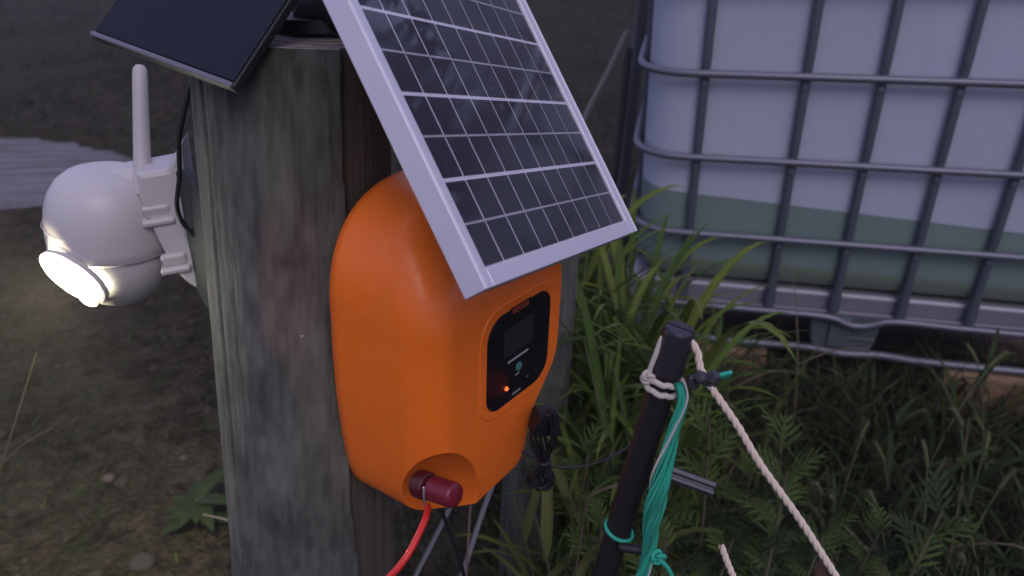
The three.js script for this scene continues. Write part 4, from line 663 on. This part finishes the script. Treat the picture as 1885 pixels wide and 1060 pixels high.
{ // single weeds, stalks and stones on the bare side
  const r = rng(23), weedM = leafM([0.04, 0.075, 0.028], [0.06, 0.10, 0.036], 21);
  const wd = thing('broadleaf_weed', 'low broad-leaved green weed on bare earth beside the post foot', 'weed', onG(-0.72, -1.36));
  for (let i = 0; i < 13; i++) { const az = i * 2.4, el = 0.15 + 0.5 * r(), d = V(Math.cos(az) * Math.cos(el), Math.sin(el), Math.sin(az) * Math.cos(el)), up = V(-Math.cos(az) * Math.sin(el), Math.cos(el), -Math.sin(az) * Math.sin(el)); mesh('leaf', new Leafage().lobe(V(0, 0.02 + 0.06 * r(), 0), d, up, 0.06 + 0.05 * r(), 0.028 + 0.015 * r(), 0.35).geo(), weedM, wd); }
  mesh('stem', new Leafage().stem([V(0, -0.01, 0), V(0.004, 0.04, 0), V(0.0, 0.09, 0.004)], 0.004, 0.002).geo(), stemM, wd);
  const tw = thing('dead_twig', 'branched dead twig on the earth leaning against the post', 'twig', onG(-0.60, -1.28));
  mesh('twig', new Leafage().stem([V(0, 0, 0), V(0.04, 0.06, 0.05), V(0.10, 0.14, 0.11), V(0.17, 0.24, 0.19)], 0.004, 0.002).geo(), mat([0.16, 0.14, 0.11]), tw);
  mesh('side_twig', new Leafage().stem([V(0.08, 0.115, 0.09), V(0.04, 0.18, 0.10), V(-0.02, 0.20, 0.10)], 0.0025, 0.0014).geo(), mat([0.16, 0.14, 0.11]), tw);
  mesh('side_twig', new Leafage().stem([V(0.09, 0.125, 0.10), V(0.15, 0.14, 0.10), V(0.2, 0.12, 0.11)], 0.0025, 0.0014).geo(), mat([0.16, 0.14, 0.11]), tw);
  const stalkM = mat([0.045, 0.04, 0.028]), sk = thing('dry_stalk', 'single tall thin straw stalk standing in front of the pond', 'stalk', onG(-1.14, -1.02));
  mesh('stalk', new Leafage().stem([V(0, 0, 0), V(0.09, 0.12, -0.01), V(0.18, 0.3, -0.03), V(0.27, 0.48, -0.04), V(0.36, 0.66, -0.05)], 0.0012, 0.0007, 20).geo(), stalkM, sk);
  mesh('side_shoot', new Leafage().stem([V(0.25, 0.44, -0.038), V(0.31, 0.49, -0.03), V(0.37, 0.53, -0.02)], 0.0008, 0.0005).geo(), stalkM, sk);
  const sg = new THREE.IcosahedronGeometry(1, 3); { const p = sg.attributes.position; for (let i = 0; i < p.count; i++) { const x = p.getX(i), y = p.getY(i), z = p.getZ(i), k = 0.75 + 0.5 * fbm(x * 1.3 + 4, y * 1.3 + z * 1.7 + 9, 2, 3); p.setXYZ(i, x * k, y * k * 0.65, z * k); } sg.computeVertexNormals(); }
  const stones = [[-1.02, -1.52, 0.014, 'small pale pebble on the bare earth, the larger of two', [0.075, 0.062, 0.05]], [-0.86, -1.60, 0.009, 'tiny pale pebble on the bare earth near the post', [0.065, 0.056, 0.046]], [-0.80, -1.23, 0.025, 'flat brownish stone half sunk in the earth near the broad-leaved weed', [0.032, 0.029, 0.024]], [-3.02, -3.98, 0.11, 'dark clump standing in the rippled pond', [0.03, 0.035, 0.025]]];
  for (const [x, z, s, l, c] of stones) { const w = l.includes('pond'); const o = tag(mesh(w ? 'pond_clump' : 'stone', sg.clone().scale(s, s * (w ? 1.3 : 1), s), mat(c, { roughness: 0.95 })), l, w ? 'clump' : 'stone'); o.position.copy(w ? V(x, -0.04, z) : onG(x, z, s * 0.3)); }
}
{ // trees beyond, mostly above the picture: their crowns stand in the panel's glass
  const r = rng(61), bark = mat([0.05, 0.04, 0.03], { roughness: 0.95 }), lf = leafM([0.025, 0.05, 0.018], [0.05, 0.085, 0.03], 15);
  const make = (name, label, cat, Ht, Rr, n, low, grp) => {
    const o = thing(name, label, cat, V(0, 0, 0), null, grp), limbs = new Leafage(), L = new Leafage(), tips = [];
    limbs.stem([V(0, -0.2, 0), V(0.1, Ht * 0.35, 0.05), V(0.0, Ht * 0.7, 0.1)], Ht * 0.03, Ht * 0.012, 10, 8);
    for (let i = 0; i < 16; i++) { const a = i * 2.4, h = Ht * lerp(low, 0.95, r()), R = Rr * (0.5 + 0.5 * r()) * Math.sin(Math.PI * clamp(0.12 + 0.8 * (h / Ht - low) / (1 - low))), e = V(Math.cos(a) * R, h, Math.sin(a) * R); limbs.stem([V(0.05, h * 0.6, 0.05), e.clone().multiplyScalar(0.55).setY(h * 0.88), e], Ht * 0.008, Ht * 0.003, 6, 5); tips.push(e); }
    for (let k = 0; k < n; k++) { const t = tips[Math.floor(r() * 16)], g = () => (r() + r() + r() - 1.5) / 1.5, q = V(t.x + g() * Rr * 0.5, t.y + g() * Ht * 0.14, t.z + g() * Rr * 0.5), a = r() * 6.28; L.ribbon(q, V(Math.cos(a), r() - 0.6, Math.sin(a)), 0.16 + 0.1 * r(), 0.10, 0.6, 0.1, 2, r() * 3); }
    mesh('trunk', limbs.geo(), bark, o); mesh('crown', L.geo(), lf, o); return o;
  };
  const tl = 'dark leafy tree at the far side of the lawn', tg = 'trees beyond the lawn';
  const t0 = make('tree', tl, 'tree', 6.5, 2.4, 2600, 0.25, tg), t1 = make('tree', tl, 'tree', 5.2, 2.1, 2300, 0.2, tg);
  t0.position.set(1.2, 0.05, -16.5); t1.position.set(5.5, 0.05, -15.5);
  for (const [x, z, k, s] of [[9.2, -15, 0, 1.5], [13.5, -14, 1, 1.9], [18, -12, 0, 1.35], [15, -18, 0, 1.5]]) copyOf(k ? t1 : t0, V(x, 0.05, z), x * 1.7, s);
  const sl = 'dark low bush at the far edge of the lawn', sgp = 'bushes at the lawn edge', b0 = make('bush', sl, 'bush', 1.3, 1.0, 1100, 0.1, sgp); b0.position.set(0.2, 0.02, -14.6);
  for (const [x, z, s] of [[1.6, -14.4, 1], [3.2, -14.8, 1.1], [-1.3, -15, 0.9]]) copyOf(b0, V(x, 0.02, z), x * 2.1, s);
}
scene.traverse(o => { if (o.isMesh) { o.castShadow = true; o.receiveShadow = true; } });
renderer.render(scene, camera);
